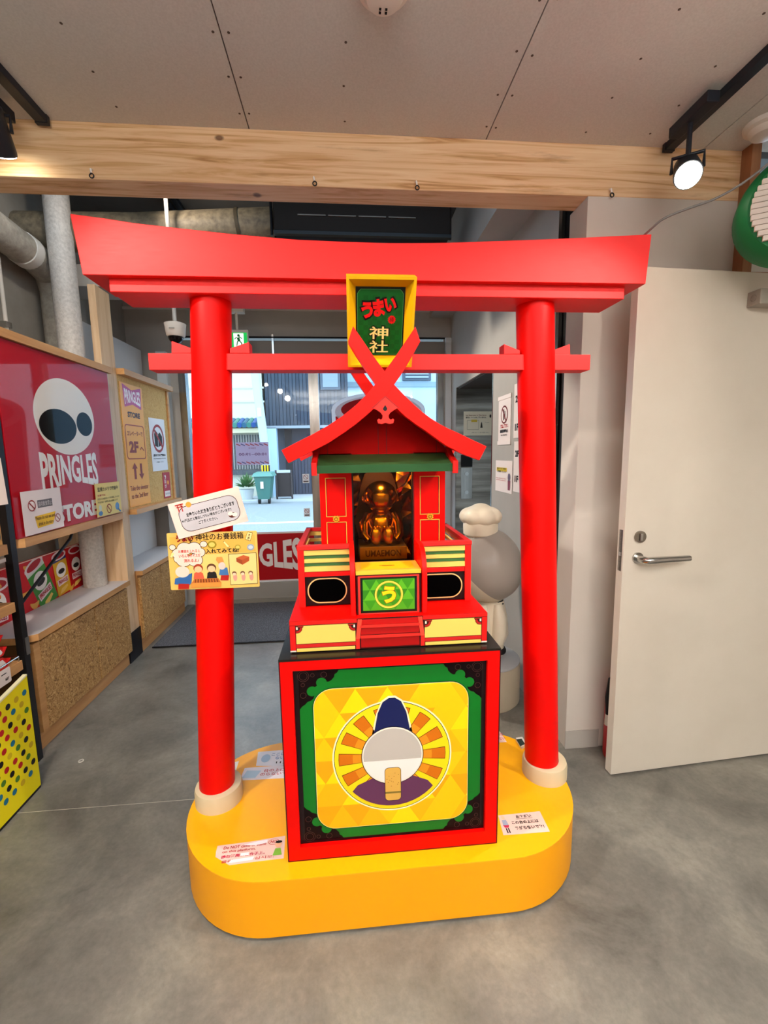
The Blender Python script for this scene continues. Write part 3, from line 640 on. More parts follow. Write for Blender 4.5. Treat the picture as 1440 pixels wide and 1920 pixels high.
B = [(0.408,1.414),(0.3645,1.434),(0.3253,1.453),(0.2957,1.466),(0.2709,1.479),(0.244,1.496),(0.2204,1.513),(0.1988,1.532),(0.1691,1.56),(0.1407,1.589),(0.1189,1.619),(0.0841,1.666),(0.0556,1.708),(0.0302,1.744),(0.0224,1.724),(0.0158,1.703),(0.0371,1.667),(0.0641,1.627),(0.091,1.589),(0.115,1.56),(0.1416,1.529),(0.171,1.502),(0.2003,1.48),(0.2291,1.461),(0.2892,1.418),(0.3367,1.394),(0.3873,1.375)]
FR = front(1.265)
MB().prism(FR, A, -.026, 0).build('barge_board', mat('#EC120A', .42, spec=.12), sh, bevel=.0008)
MB().prism(FR, B, -.0255, -.0004).build('barge_board', mat('#EC120A', .42, spec=.12), sh, bevel=.0008)
MB().prism(front(1.62), A, -.026, 0).build('barge_board', mat('#DE150F', .42), sh)
MB().prism(front(1.62), B, -.0255, -.0004).build('barge_board', mat('#DE150F', .42), sh)
def slope(P, n):                                                     # roof sheet between the barge boards, a strip along the middle of each board
    up, dn = P[:n], P[::-1][:n]
    mid = [((a[0] + b[0]) / 2, (a[1] + b[1]) / 2) for a, b in zip(up, dn)]
    return [(p[0], p[1] + .006) for p in mid] + [(p[0], p[1] - .009) for p in mid[::-1]]
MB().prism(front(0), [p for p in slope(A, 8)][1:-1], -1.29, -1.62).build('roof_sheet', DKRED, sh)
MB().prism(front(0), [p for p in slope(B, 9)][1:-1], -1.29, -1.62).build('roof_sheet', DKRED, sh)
ge = [(0.1153,1.555),(0.1504,1.525),(0.1413,1.52),(0.1291,1.512),(0.1237,1.504),(0.1251,1.496),(0.1304,1.492),(0.1357,1.496),(0.1394,1.492),(0.137,1.483),(0.1257,1.481),(0.1152,1.484),(0.1046,1.481),(0.0941,1.483),(0.092,1.492),(0.0965,1.496),(0.1017,1.492),(0.1063,1.496),(0.1079,1.504),(0.1021,1.512),(0.0902,1.52),(0.0807,1.524)]
MB().prism(front(1.263), ge, -.01, .0015).build('gable_pendant', mat('#E8241A', .42), sh)
MB().flat(front(1.263), [(0.1148,1.533),(0.1203,1.523),(0.1187,1.518),(0.1141,1.516),(0.1089,1.519),(0.1083,1.524)], .0021).build('print', BLACK, sh)
ln = [(0.1154,1.558),(0.1541,1.525),(0.1519,1.523),(0.1153,1.554),(0.0783,1.523),(0.0761,1.525)]
MB().flat(front(1.263), ln, .0017).build('print', mat('#8E0C0A', .45), sh)

# offering box between the wings
ob = thing('offering_box', 'small red and yellow offering box with green triangle print above the printed stairs', 'box', (XC, 1.29, ZT))
MB().box(XC - .0945, XC + .0945, 1.2535, 1.39, ZT, 1.051).build('body', RED2, ob)
FO = front(1.2535, XC)
MB().box(XC - .0960, XC + .0960, 1.2515, 1.362, 1.049, 1.0605).build('lid', mat('#F2B838', .42), ob, bevel=.0006)
g = MB(); g.ring(flatup(1.0605), rect(XC - .094, 1.254, XC + .094, 1.36), rect(XC - .080, 1.266, XC + .080, 1.350), .0004); g.build('print', mat('#E9AE3A', .45), ob)
MB().flat(flatup(1.0605), rect(XC - .0795, 1.2665, XC + .0795, 1.3495), .0006).build('print', mat('#F3B516', .4), ob)
MB().flat(flatup(1.0605), rrect(XC - .024, 1.299, XC + .024, 1.313, .0065), .0009).build('coin_slot', mat('#C98A10', .4), ob)
MB().flat(flatup(1.0605), rect(XC - .015, 1.3045, XC + .015, 1.3075), .0012).build('print', BLACK, ob)
MB().box(XC - .0955, XC + .0955, 1.2522, 1.2545, 1.0475, 1.0495).build('edging', LNE, ob)
g = MB(); g.ring(FO, rect(-.0945, ZT, .0945, 1.0475), rect(-.0905, ZT + .0005, .0905, 1.0440), .0005); g.build('print', LNE, ob)
g = MB(); g.ring(FO, rect(-.0900, ZT + .001, .0900, 1.0455), rect(-.0835, ZT + .0045, .0835, 1.0405), .0008); g.build('print', mat('#C93026', .45), ob)
MB().flat(FO, rect(-.0835, ZT + .0045, .0835, 1.0405), .0007).build('print', mat('#08170A', .4), ob)
gb = MB(); reg = rect(-.0765, .9405, .0765, 1.0345)
for q, k in triangles(reg, .0370, .0310, (0, .9405), ((0, 1, 1), (2, 3)), 6, 8):
    gb.cur = k; gb.flat(FO, q, .0012)
gb.build('print', [mat('#55A51C', .4), mat('#4B991A', .4), mat('#2D7A14', .4), mat('#388814', .4)], ob)
cu, cv = 0.0, .9875
g = MB(); g.ring(FO, circ(cu, cv, .0425, 40), circ(cu, cv, .0355, 40), .0016); g.build('print', mat('#6A4A06', .4), ob)
g = MB(); g.ring(FO, circ(cu, cv, .0415, 40), circ(cu, cv, .0375, 40), .0019); g.ring(FO, circ(cu, cv, .0368, 40), circ(cu, cv, .0359, 40), .0019); g.build('print', mat('#F6D24A', .4), ob)
text(ob, FO, 'う', cu, cv, .046, .056, mat('#7A5206', .4), .075, .0020)
text(ob, FO, 'う', cu, cv, .042, .052, mat('#FFC913', .4), .055, .0024)

# gold seated statuette in the alcove: smooth generic figure, no face
gs = thing('gold_statuette', 'shiny gold seated statuette with a round head inside the glazed shrine alcove', 'statue', (XC + .002, 1.50, 1.0515))
GX, GY = XC - .001, 1.515
pd = MB().box(XC - .078, XC + .078, 1.425, 1.575, 1.0515, 1.0935).build('plinth', mat('#8A6A16', .35, .7), gs, bevel=.001)
text(pd, front(1.425, XC), 'UMAEMON', 0, 1.0725, .118, .022, mat('#4A3408', .4, .4), .02, .0008)
MB().ball((GX, GY, 1.152), .055, 24, .98, .85, 1.12).build('torso', GOLD, gs, smooth=True)
MB().ball((GX, GY - .008, 1.252), .058, 26, 1.0, .95, .95).build('head', GOLD, gs, smooth=True)
for s in (-1, 1):
    MB().ball((GX + s * .056, GY - .005, 1.245), .014, 14, .6, .9, 1.1).build('ear', GOLD, gs, smooth=True)
    MB().tube([(GX + s * .042, GY, 1.190), (GX + s * .060, GY - .02, 1.160), (GX + s * .060, GY - .045, 1.125), (GX + s * .045, GY - .055, 1.110)], [.014, .016, .015, .012], 12).build('arm', GOLD, gs, smooth=True)
    MB().ball((GX + s * .0215, GY - .066, 1.125), .021, 18, .95, .55, 1.45).build('foot', mat('#D9A01E', .25, 1.0), gs, smooth=True)
    for k in range(4): MB().ball((GX + s * (.0075 + .0095 * k), GY - .068, 1.155), .0046, 10).build('toe', GOLD, gs, smooth=True)
hl = [(-.075, 1.0935), (-.088, 1.15), (-.075, 1.22), (-.064, 1.28), (-.050, 1.325), (-.02, 1.343), (.02, 1.343), (.050, 1.325), (.064, 1.28), (.075, 1.22), (.088, 1.15), (.075, 1.0935)]
MB().prism(front(1.60, XC), hl, 0, -.006).build('backing_board', mat('#4A2406', .6), gs)

# ------------------------------------------------------------ cards and stickers on the gate and platform
def sheet(name, label, cat, bl, br, tl, m, thick=.0015, group=None, r=0):
    fr, w, h = quadfr(bl, br, tl)
    pts = rrect(0, 0, w, h, r, 4) if r else rect(0, 0, w, h)
    o = MB().prism(fr, pts, -thick, 0).build(name, m); tag(o, label, cat, group)
    return o, fr, w, h
c2, f2, w2, h2 = sheet('illustrated_card', 'yellow illustrated offering card with a cloud bubble taped to the gate pillar', 'sign', (-.5555, 1.396, .984), (-.283, 1.396, .984), (-.5555, 1.396, 1.165), mat('#D9AE58', .4), r=.004)
def g2(x, y): return (x - 115) / 1215 * w2, (1340 - y) / 750 * h2
def poly2(par, fr, g, pts, m, k=1):
    LIFT[0] = (LIFT[0] + 1) % 12; k += LIFT[0] * .07
    return MB().flat(fr, [g(*p) for p in pts], .0004 * k).build('print', m, par)
def el(g, x, y, rx, ry=None, n=20): return [(x + rx * math.cos(2 * math.pi * i / n), y + (ry or rx) * math.sin(2 * math.pi * i / n)) for i in range(n)]
def tx(par, fr, g, body, x, y, w, h, m, bold=0, rot=0, k=4, flip=False):
    (u0, v0), (u1, v1) = g(x - w / 2, y + h / 2), g(x + w / 2, y - h / 2)
    return text(par, fr, body, (u0 + u1) / 2, (v0 + v1) / 2, abs(u1 - u0), abs(v1 - v0), m, bold, .0004 * k, rot, flip=flip)
poly2(c2, f2, g2, [(150, 640), (1300, 640), (1300, 860), (150, 900)], mat('#D4A348', .4)); poly2(c2, f2, g2, [(380, 880), (920, 880), (920, 1250), (380, 1250)], mat('#E0BC6C', .4))
for x, y, r in ((250, 860, 80), (340, 800, 100), (470, 790, 90), (540, 850, 70), (320, 950, 100), (470, 950, 100), (250, 930, 60), (180, 775, 40), (600, 745, 45)):
    poly2(c2, f2, g2, el(g2, x, y, r + 7, r * .8 + 7), INK, 2)
for x, y, r in ((250, 860, 80), (340, 800, 100), (470, 790, 90), (540, 850, 70), (320, 950, 100), (470, 950, 100), (250, 930, 60), (180, 775, 40), (600, 745, 45)):
    poly2(c2, f2, g2, el(g2, x, y, r, r * .8), mat('#E9C8B8', .45), 3)
REDT = mat('#C01A10', .45); DKT = mat('#8A0A10', .45)
tx(c2, f2, g2, 'お賽銭を入れると', 400, 830, 290, 42, REDT, .006, 1); tx(c2, f2, g2, 'いろんなボイスが', 405, 890, 290, 42, REDT, .02, 1); tx(c2, f2, g2, '流れるよ♪', 420, 955, 200, 46, REDT, .02)
tx(c2, f2, g2, 'うまい', 350, 660, 230, 90, DKT, .06, 3); tx(c2, f2, g2, '棒', 437, 705, 42, 42, INK, .03)
tx(c2, f2, g2, '神社のお賽銭箱', 820, 648, 650, 88, INK, .008, 1); tx(c2, f2, g2, '入れてみてね!', 845, 838, 450, 62, INK, .03, 1)
for x, y, r, m in ((712, 755, 62, '#9A8424'), (1060, 800, 42, '#A08A30'), (1235, 805, 50, '#8C98A4')):
    poly2(c2, f2, g2, el(g2, x, y, r, r * .85), mat(m, .4), 2); poly2(c2, f2, g2, el(g2, x, y, r * .65, r * .5), mat('#C9B45A' if m != '#8C98A4' else '#B4BEC8', .4), 3)
for pts in ([(1205, 600), (1275, 615), (1235, 725), (1165, 700)], [(880, 710), (955, 790), (920, 800), (865, 725)], [(165, 840), (200, 850), (170, 915), (135, 905)]):
    poly2(c2, f2, g2, pts, INK, 2); cx, cy = sum(p[0] for p in pts) / 4, sum(p[1] for p in pts) / 4
    poly2(c2, f2, g2, [(cx + (x - cx) * .88, cy + (y - cy) * .9) for x, y in pts], mat('#F3CF86', .4), 3)
tx(c2, f2, g2, '大\n吉', 1220, 662, 36, 76, INK, .03, -15)
poly2(c2, f2, g2, [(925, 885), (1308, 878), (1308, 1295), (930, 1302)], INK, 2); poly2(c2, f2, g2, [(931, 891), (1302, 884), (1302, 1289), (936, 1296)], mat('#DFC07A', .4), 3)
poly2(c2, f2, g2, [(1030, 940), (1130, 905), (1210, 930), (1110, 970)], mat('#B4552A', .45), 4); poly2(c2, f2, g2, [(1030, 940), (1110, 970), (1110, 1035), (1030, 990)], mat('#8F3E1C', .45), 4); poly2(c2, f2, g2, [(1110, 970), (1210, 930), (1205, 985), (1110, 1035)], mat('#A34A22', .45), 4)
for x in (1000, 1115, 1225):                                         # three small plain visitor shapes
    poly2(c2, f2, g2, el(g2, x, 1200, 28, 50), mat('#C98C7C', .45), 4); poly2(c2, f2, g2, el(g2, x - 8, 1145, 32, 28), mat('#6B4632', .45), 5); poly2(c2, f2, g2, el(g2, x - 8, 1155, 24, 18), mat('#E9BFA0', .45), 6)
# generic worshippers behind the slatted chest
for x, body, hair in ((505, '#D8543A', '#A03A22'), (685, '#1E1A1C', '#5E3A22')):
    poly2(c2, f2, g2, [(x - 72, 1200), (x - 58, 1125), (x - 20, 1105), (x + 20, 1105), (x + 58, 1125), (x + 72, 1200)], mat(body, .45), 4)
    poly2(c2, f2, g2, el(g2, x, 1060, 64, 56), mat(hair, .45), 4); poly2(c2, f2, g2, el(g2, x, 1075, 52, 42), mat('#EDB488', .45), 5)
poly2(c2, f2, g2, [(440, 1200), (770, 1200), (800, 1255), (405, 1255)], mat('#B8642A', .45), 5); poly2(c2, f2, g2, [(395, 1255), (805, 1255), (800, 1318), (390, 1318)], mat('#CC8438', .45), 5)
for i in range(9): poly2(c2, f2, g2, [(452 + i * 36, 1205), (468 + i * 36, 1205), (464 + i * 38, 1250), (444 + i * 38, 1250)], mat('#7A3A14', .45), 6)
# where the photo prints cartoon characters: plain colour blocks of the same size
for pts, m in (([(170, 1260), (185, 1185), (290, 1160), (420, 1120), (400, 1250), (360, 1290)], '#2E5C94'), ([(215, 1330), (225, 1255), (370, 1262), (360, 1330)], '#A81E16'), (el(g2, 290, 1100, 95, 75), '#CFC3B4'),
               ([(780, 1160), (800, 1080), (900, 1060), (915, 1170)], '#3E6A9C'), ([(795, 1230), (810, 1165), (920, 1165), (905, 1235)], '#A81E16'), (el(g2, 830, 1040, 48, 50), '#C9BAB0'), ([(755, 960), (765, 920), (840, 920), (860, 985), (780, 1000)], '#D08A44')):
    poly2(c2, f2, g2, pts, mat(m, .45), 5)

c1, f1, w1, h1 = sheet('thank_you_card', 'pale pink visitor card with grey rounded box, taped askew above the yellow card', 'sign', (-.517, 1.388, 1.1465), (-.3045, 1.388, 1.197), (-.532, 1.388, 1.2575), PINKP)
def g1(x, y):
    P = Vector((x - 250, y - 660, 0)); U = Vector((1190 - 250, 425 - 660, 0)); V = Vector((145 - 250, 165 - 660, 0))
    det = U.x * V.y - U.y * V.x; a = (P.x * V.y - P.y * V.x) / det; b = (U.x * P.y - U.y * P.x) / det
    return a * w1, b * h1
MB().flat(f1, rrect(w1 * .10, h1 * .12, w1 * .93, h1 * .84, h1 * .24), .0004).build('print', INK, c1)
MB().flat(f1, rrect(w1 * .108, h1 * .135, w1 * .923, h1 * .825, h1 * .23), .0008).build('print', mat('#B9B3B8', .5), c1)
text(c1, f1, 'お参りいただきありがとうございます', w1 * .545, h1 * .59, w1 * .68, h1 * .12, INK, .03, .0013)
text(c1, f1, '※1円玉だと音出しづらい場合がございます!!', w1 * .47, h1 * .45, w1 * .70, h1 * .09, INK, .015, .0013)
text(c1, f1, 'ご了承ください。', w1 * .47, h1 * .31, w1 * .27, h1 * .09, INK, .015, .0013)
tm = mat('#B4322C', .45); g = MB()
for q in (rect(.020, .100, .045, .1035), rect(.0225, .0935, .0425, .0962), rect(.0255, .079, .0285, .102), rect(.0365, .079, .0395, .102)): g.flat(f1, q, .0012)
g.build('print', tm, c1); MB().flat(f1, circ(.060, .0955, .0085, 14), .0012).build('print', mat('#F0923A', .45), c1)
MB().flat(f1, circ(w1 * .815, h1 * .28, .0125, 20, .0085), .0012).build('print', mat('#5A2A22', .45), c1)
for a, b in ((.79, .33), (.845, .28)): MB().flat(f1, circ(w1 * a, h1 * b, .0078, 16, .0062), .0016).build('print', mat('#F5D9CC', .45), c1)

# platform stickers
def psticker(name, label, pts, m):
    o = MB().prism(flatup(PT), pts, 0, .0006).build(name, m); tag(o, label, 'sign'); return o
def pfr(bl, br, tl): return quadfr((*bl, PT + .0006), (*br, PT + .0006), (*tl, PT + .0006))
sA = psticker('platform_notice', 'worn pink no climbing notice on the platform beside the pedestal front corner', [(-0.4283,1.269),(-0.3287,1.274),(-0.2802,1.279),(-0.2228,1.285),(-0.2171,1.205),(-0.3044,1.202),(-0.3749,1.198),(-0.4237,1.23),(-0.4274,1.248)], PINKP)
fA, wA, hA = pfr((-.424, 1.1985), (-.217, 1.205), (-.424, 1.274))
PKR = mat('#B8403C', .45)
text(sA, fA, 'Do NOT climb or stand', .083, .0590, .128, .0105, PKR, .03, .0004); text(sA, fA, 'on this platform.', .068, .0440, .100, .0105, PKR, .03, .0004)
text(sA, fA, '请勿攀爬站在台子上。', .083, .0275, .130, .0115, mat('#C02A4A', .45), .03, .0004); text(sA, fA, '올라서지 마십시오.', .100, .0110, .155, .0095, PKR, .02, .0004)
for q in ([(.075, .062), (.120, .070), (.150, .072), (.150, .061), (.115, .056)], [(.045, .004), (.115, .006), (.118, .017), (.050, .014)], [(.075, .024), (.100, .024), (.100, .034), (.075, .034)]):
    MB().flat(fA, q, .0008).build('worn_patch', mat('#F4ECF0', .3), sA)
MB().flat(fA, circ(.170, .062, .0165, 20, .0105), .0005).build('print', REDT, sA); MB().flat(fA, circ(.170, .062, .0148, 20, .0090), .0008).build('print', PINKP, sA)
text(sA, fA, 'NO', .170, .062, .019, .010, REDT, .03, .0011)
MB().flat(fA, circ(.186, .050, .0100, 16, .0115), .0012).build('print', mat('#F0B890', .45), sA); MB().flat(fA, circ(.186, .0585, .0105, 16, .0050), .0015).build('print', INK, sA)
MB().flat(fA, [(.172, .012), (.178, .036), (.194, .036), (.200, .012)], .0012).build('print', mat('#7FB43A', .45), sA)
sB = psticker('platform_notice', 'clean pale notice with black handwriting style letters on the platform near the door', [(0.4749,1.292),(0.6195,1.295),(0.6167,1.214),(0.4655,1.216)], PINKP)
fB, wB, hB = pfr((.4665, 1.2155), (.6175, 1.2145), (.4665, 1.2935))
text(sB, fB, 'おねがい', .090, .066, .052, .012, INK, .04, .0004); MB().flat(fB, rect(.060, .056, .117, .0572), .0004).build('print', INK, sB)
text(sB, fB, 'この台の上には', .087, .0435, .090, .0130, INK, .04, .0004); text(sB, fB, 'あがらないでね!', .093, .0220, .096, .0135, INK, .04, .0004)
for q, m in ((circ(.020, .066, .0055, 14, .008), '#E8C2A0'), ([(.013, .056), (.027, .056), (.029, .036), (.011, .036)], '#9AA0B4'), ([(.010, .036), (.030, .036), (.026, .026), (.014, .026)], '#C43050'), (rect(.0145, .006, .0185, .024), '#1A1414'), (rect(.0215, .006, .0255, .024), '#1A1414')):
    MB().flat(fB, q, .0006).build('print', mat(m, .45), sB)
sC = psticker('platform_notice', 'faded blue printed notice on the rear of the platform, half hidden by the pedestal', [(-0.3875,1.703),(-0.2567,1.705),(-0.2386,1.605),(-0.38,1.621)], mat('#E6E6EE', .3))
fC, _, _ = pfr((-.385, 1.621), (-.25, 1.618), (-.385, 1.71))
text(sC, fC, 'ここにのら\nないで', .100, .050, .09, .040, mat('#6A8CB8', .45), .02, .0004); MB().flat(fC, circ(.035, .04, .018, 16, .024), .0004).build('print', mat('#A9C4DE', .45), sC); text(sC, fC, '11月', .105, .012, .05, .014, INK, .02, .0005)
sD = psticker('platform_notice', 'torn blue and red notice lying in front of the faded one behind the gate pillar', [(-0.4212,1.613),(-0.2559,1.613),(-0.2371,1.542),(-0.3458,1.545),(-0.4264,1.548)], mat('#EDE6EC', .3))
fD, _, _ = pfr((-.43, 1.548), (-.25, 1.545), (-.43, 1.612))
text(sD, fD, '台の上に\nのらないで', .125, .034, .10, .036, mat('#C04A56', .45), .02, .0004); MB().flat(fD, [(.01, .01), (.06, .008), (.075, .045), (.02, .05)], .0004).build('print', mat('#B7D2E6', .45), sD)
psticker('tape_patch', 'small white tape patch next to the base collar of the gate pillar', [(-0.4687,1.651),(-0.4533,1.656),(-0.452,1.59),(-0.4615,1.589)], mat('#F2EEEE', .4))
sE = psticker('platform_notice', 'pale notice with red text peeping out past the pedestal rear corner', [(0.607,1.731),(0.6334,1.732),(0.6385,1.655),(0.5812,1.655)], PINKP)
fE_, _, _ = pfr((.59, 1.652), (.65, 1.652), (.59, 1.735)); text(sE, fE_, 'このの\nらない', .030, .04, .04, .045, mat('#B8405A', .45), .02, .0004)
sF = MB().prism(flatup(PT), [(0.6798,1.661),(0.709,1.665),(0.7089,1.621),(0.6817,1.603)], 0, .012).build('black_tag', mat('#D9D4CC', .4)); tag(sF, 'small black and white square tag on the platform rear by the pillar collar', 'tag')
MB().prism(flatup(PT + .012), [(0.6772,1.65),(0.7011,1.652),(0.7018,1.618),(0.6772,1.607)], 0, .0006).build('print', mat('#2A3A34', .4), sF)

# ------------------------------------------------------------ chef statue on a round plinth by the grey wall
pl2 = thing('round_plinth', 'low round stone coloured plinth carrying the chef hat statue', 'plinth', (.765, 2.335, 0))
MB().lathe((.765, 2.335, 0), [(.178, 0), (.178, .012), (.190, .014), (.190, .225), (.186, .235), (.170, .238)], 48).build('drum', mat('#B0A48F', .4), pl2, smooth=True)
MB().lathe((.765, 2.335, .238), [(.188, 0), (.188, .006), (.180, .010)], 48).build('top_disc', mat('#A9ABAE', .25), pl2, smooth=True)
cs = thing('chef_statue', 'glossy statue seen from behind with cream chef hat, egg shaped grey head and cream coat', 'statue', (.755, 2.33, .248))
CX, CY = .760, 2.335
hb = MB()
for i in range(7):
    a = 2 * math.pi * i / 7 + .3; hb.ball((CX - .035 + .058 * math.cos(a), CY + .058 * math.sin(a), 1.052), .060, 18, 1, 1, .82)
hb.ball((CX - .035, CY, 1.070), .070, 18, 1, 1, .75)
o = hb.build('hat_crown', mat('#EFE3CC', .35), cs, smooth=True)
r_ = o.modifiers.new('melt', 'REMESH'); r_.mode = 'VOXEL'; r_.voxel_size = .008; r_.use_smooth_shade = True
sm = o.modifiers.new('soft', 'SMOOTH'); sm.iterations = 6; sm.factor = .6
MB().lathe((CX - .035, CY, .945), [(.082, 0), (.092, .01), (.094, .05), (.092, .09), (.07, .095)], 36).build('hat_band', mat('#EFE3CC', .35), cs, smooth=True)
def egg(z0, z1, r, n=16, tilt=0):
    return [(max(.004, r * math.sin(math.pi * i / n) * (1 + .08 * math.cos(math.pi * i / n))), (z1 + z0) / 2 - (z1 - z0) / 2 * math.cos(math.pi * i / n)) for i in range(n + 1)]
EG = egg(.575, .985, .198, 24)
# grey cap of the head over a cream muzzle that wraps from the far side; the seam is a tilted plane
hv, hf = [], []; N = 48
vg, vc = MB(), MB()
cut_n = Vector((.62, -.30, .72)).normalized(); cc = Vector((CX, CY, .690))
me_pts = [[Vector((CX + r * math.cos(2 * math.pi * k / N), CY + r * math.sin(2 * math.pi * k / N), z)) for k in range(N)] for r, z in EG]
for i in range(len(EG) - 1):
    for k in range(N):
        q = [me_pts[i][k], me_pts[i][(k + 1) % N], me_pts[i + 1][(k + 1) % N], me_pts[i + 1][k]]
        for sgn, tgt in ((1, vg), (-1, vc)):
            out = []
            for j in range(4):
                p, w_ = q[j - 1], q[j]; a, b = (p - cc).dot(cut_n) * sgn, (w_ - cc).dot(cut_n) * sgn
                if (a >= 0) != (b >= 0): out.append(p.lerp(w_, a / (a - b)))
                if b >= 0: out.append(w_)
            if len(out) > 2: tgt.add([tuple(p) for p in out], [tuple(range(len(out)))])
for b_, nm, m_ in ((vg, 'head', mat('#A29A92', .3)), (vc, 'muzzle', mat('#E6DCC6', .35))):
    o = b_.build(nm, m_, cs); o.data.polygons.foreach_set('use_smooth', [True] * len(o.data.polygons))
    w_ = o.modifiers.new('weld', 'WELD'); w_.merge_threshold = .0005
MB().lathe((CX + .025, CY, .33), [(.03, 0), (.085, .01), (.105, .06), (.095, .16), (.075, .25), (.05, .265)], 32).build('coat', mat('#ECE1CA', .35), cs, smooth=True)
MB().tube([(CX + .045, CY - .06, .565), (CX + .050, CY - .085, .50), (CX + .045, CY - .10, .41), (CX + .035, CY - .098, .365)], [.030, .038, .040, .030], 16).build('sleeve', mat('#EFE5CF', .35), cs, smooth=True)
MB().tube([(CX - .04, CY - .06, .565), (CX - .045, CY - .085, .50), (CX - .04, CY - .10, .41), (CX - .03, CY - .098, .365)], [.030, .038, .040, .030], 16).build('sleeve', mat('#EFE5CF', .35), cs, smooth=True)
MB().lathe((CX + .035, CY - .01, .558), [(.05, 0), (.065, .006), (.060, .024), (.05, .028)], 24).build('collar', mat('#23242C', .4), cs, smooth=True)
for s in (-1, 1):
    MB().lathe((CX + .025 + s * .045, CY, .252), [(.035, 0), (.04, .02), (.036, .10)], 18).build('leg', mat('#E6DCC6', .4), cs, smooth=True)
    MB().ball((CX + .03 + s * .05, CY + .01, .278), .045, 18, 1, 1.3, .65).build('shoe', BLK, cs, smooth=True)

# ------------------------------------------------------------ notices on the grey wall and the lift
def wall_sheet(name, label, y0, y1, z0, z1, m=PAPER, x=0.997, th=.002, group=None):
    return sheet(name, label, 'sign', (x, y0, z0), (x, y1, z0), (x, y0, z1), m, th, group)   # y0 > y1: viewed from the shop
n1, f, w, h = wall_sheet('no_photo_notice', 'curled white snack packet shaped notice with a red ban circle on the grey wall', 2.855, 2.640, 1.452, 1.732)
MB().flat(f, circ(w * .5, h * .62, .060, 28, .056), .0012).build('print', mat('#7A2A26', .5), n1); MB().flat(f, circ(w * .5, h * .62, .049, 28, .046), .0016).build('print', PAPER, n1)
for q in (rect(w * .42, h * .5, w * .50, h * .74), rect(w * .52, h * .52, w * .60, h * .70)): MB().flat(f, q, .002).build('print', mat('#6A5450', .5), n1)
MB().flat(f, [(w * .33, h * .74), (w * .37, h * .77), (w * .67, h * .50), (w * .63, h * .47)], .0024).build('print', mat('#7A2A26', .5), n1)
text(n1, f, '撮影・録音は\nご遠慮ください', w * .5, h * .37, w * .66, h * .08, REDT, .02, .0015); text(n1, f, '撮影禁止', w * .5, h * .26, w * .66, h * .075, INK, .05, .0015); text(n1, f, 'NO PHOTO', w * .5, h * .17, w * .5, h * .035, INK, .02, .0015)
for zz in (0, 1):
    MB().prism(f, [(-.006, h * zz - .012), (w + .006, h * zz - .012), (w + .006, h * zz + .012), (-.006, h * zz + .012)], -.001, .003).build('crimped_end', PAPER, n1)
n2, f, w, h = wall_sheet('drawing_notice', 'plain white sheet with yellow marker text and small doodle low on the grey wall', 2.892, 2.596, 1.140, 1.340)
MB().flat(f, [(w * .08, h * .66), (w * .70, h * .66), (w * .70, h * .78), (w * .08, h * .78)], .0012).build('print', mat('#E8C62C', .5), n2)
text(n2, f, '店内での飲食は\nご遠慮ください', w * .39, h * .70, w * .58, h * .16, mat('#5A5016', .5), .02, .0018); text(n2, f, 'Please refrain from eating', w * .36, h * .43, w * .62, h * .035, REDT, .02, .0015); text(n2, f, 'and drinking in this store', w * .36, h * .37, w * .62, h * .035, REDT, .02, .0015)
for q, m in ((circ(w * .84, h * .50, .022, 16, .024), '#6A5A6E'), ([(w * .78, h * .10), (w * .90, h * .10), (w * .92, h * .40), (w * .77, h * .40)], '#8A3A4A')): MB().flat(f, q, .0012).build('print', mat(m, .5), n2)
n3, f, w, h = wall_sheet('floor_guide', 'upper floor guide sheet with 2F and 1F, peeping past the gate pillar', 2.590, 2.33, 1.475, 1.785)
for t, v in (('2F', .72), ('1F', .20)): text(n3, f, t, w * .20, h * v, w * .22, h * .13, INK, .04, .0015)
n4, f, w, h = wall_sheet('floor_guide', 'lower floor guide sheet with 2F and 1F under the upper one by the pillar', 2.575, 2.32, 1.160, 1.455)
for t, v in (('2F', .76), ('1F', .26)): text(n4, f, t, w * .20, h * v, w * .22, h * .13, INK, .04, .0015)
n5, f, w, h = sheet('lift_notice', 'cream information sheet taped to the steel lift panel', 'sign', (1.066, 3.973, 1.544), (1.336, 3.973, 1.544), (1.066, 3.973, 1.757), mat('#EFE6CE', .5), .001)
text(n5, f, 'No Restroom in This Store', w * .42, h * .84, w * .70, h * .055, mat('#8A5A3A', .5), .02, .001); text(n5, f, '店内にトイレはございません', w * .42, h * .75, w * .70, h * .07, INK, .03, .001)
MB().ring(f, rect(w * .12, h * .24, w * .52, h * .64), rect(w * .13, h * .255, w * .51, h * .625), .001).build('print', mat('#9A927E', .5), n5)
MB().flat(f, rect(w * .26, h * .56, w * .46, h * .66), .0014).build('print', mat('#D9BE4A', .5), n5)
MB().flat(f, [(w * .57, h * .32), (w * .65, h * .32), (w * .63, h * .50), (w * .61, h * .58), (w * .59, h * .50)], .001).build('print', mat('#3A3630', .5), n5)
text(n5, f, 'Tower', w * .80, h * .54, w * .16, h * .04, mat('#8A8270', .5), 0, .001); text(n5, f, 'お近くのトイレをご利用ください', w * .58, h * .12, w * .6, h * .04, mat('#6A6252', .5), .01, .001)
MB().flat(f, circ(w * .91, h * .80, .008, 12, .016), .001).build('print', INK, n5)

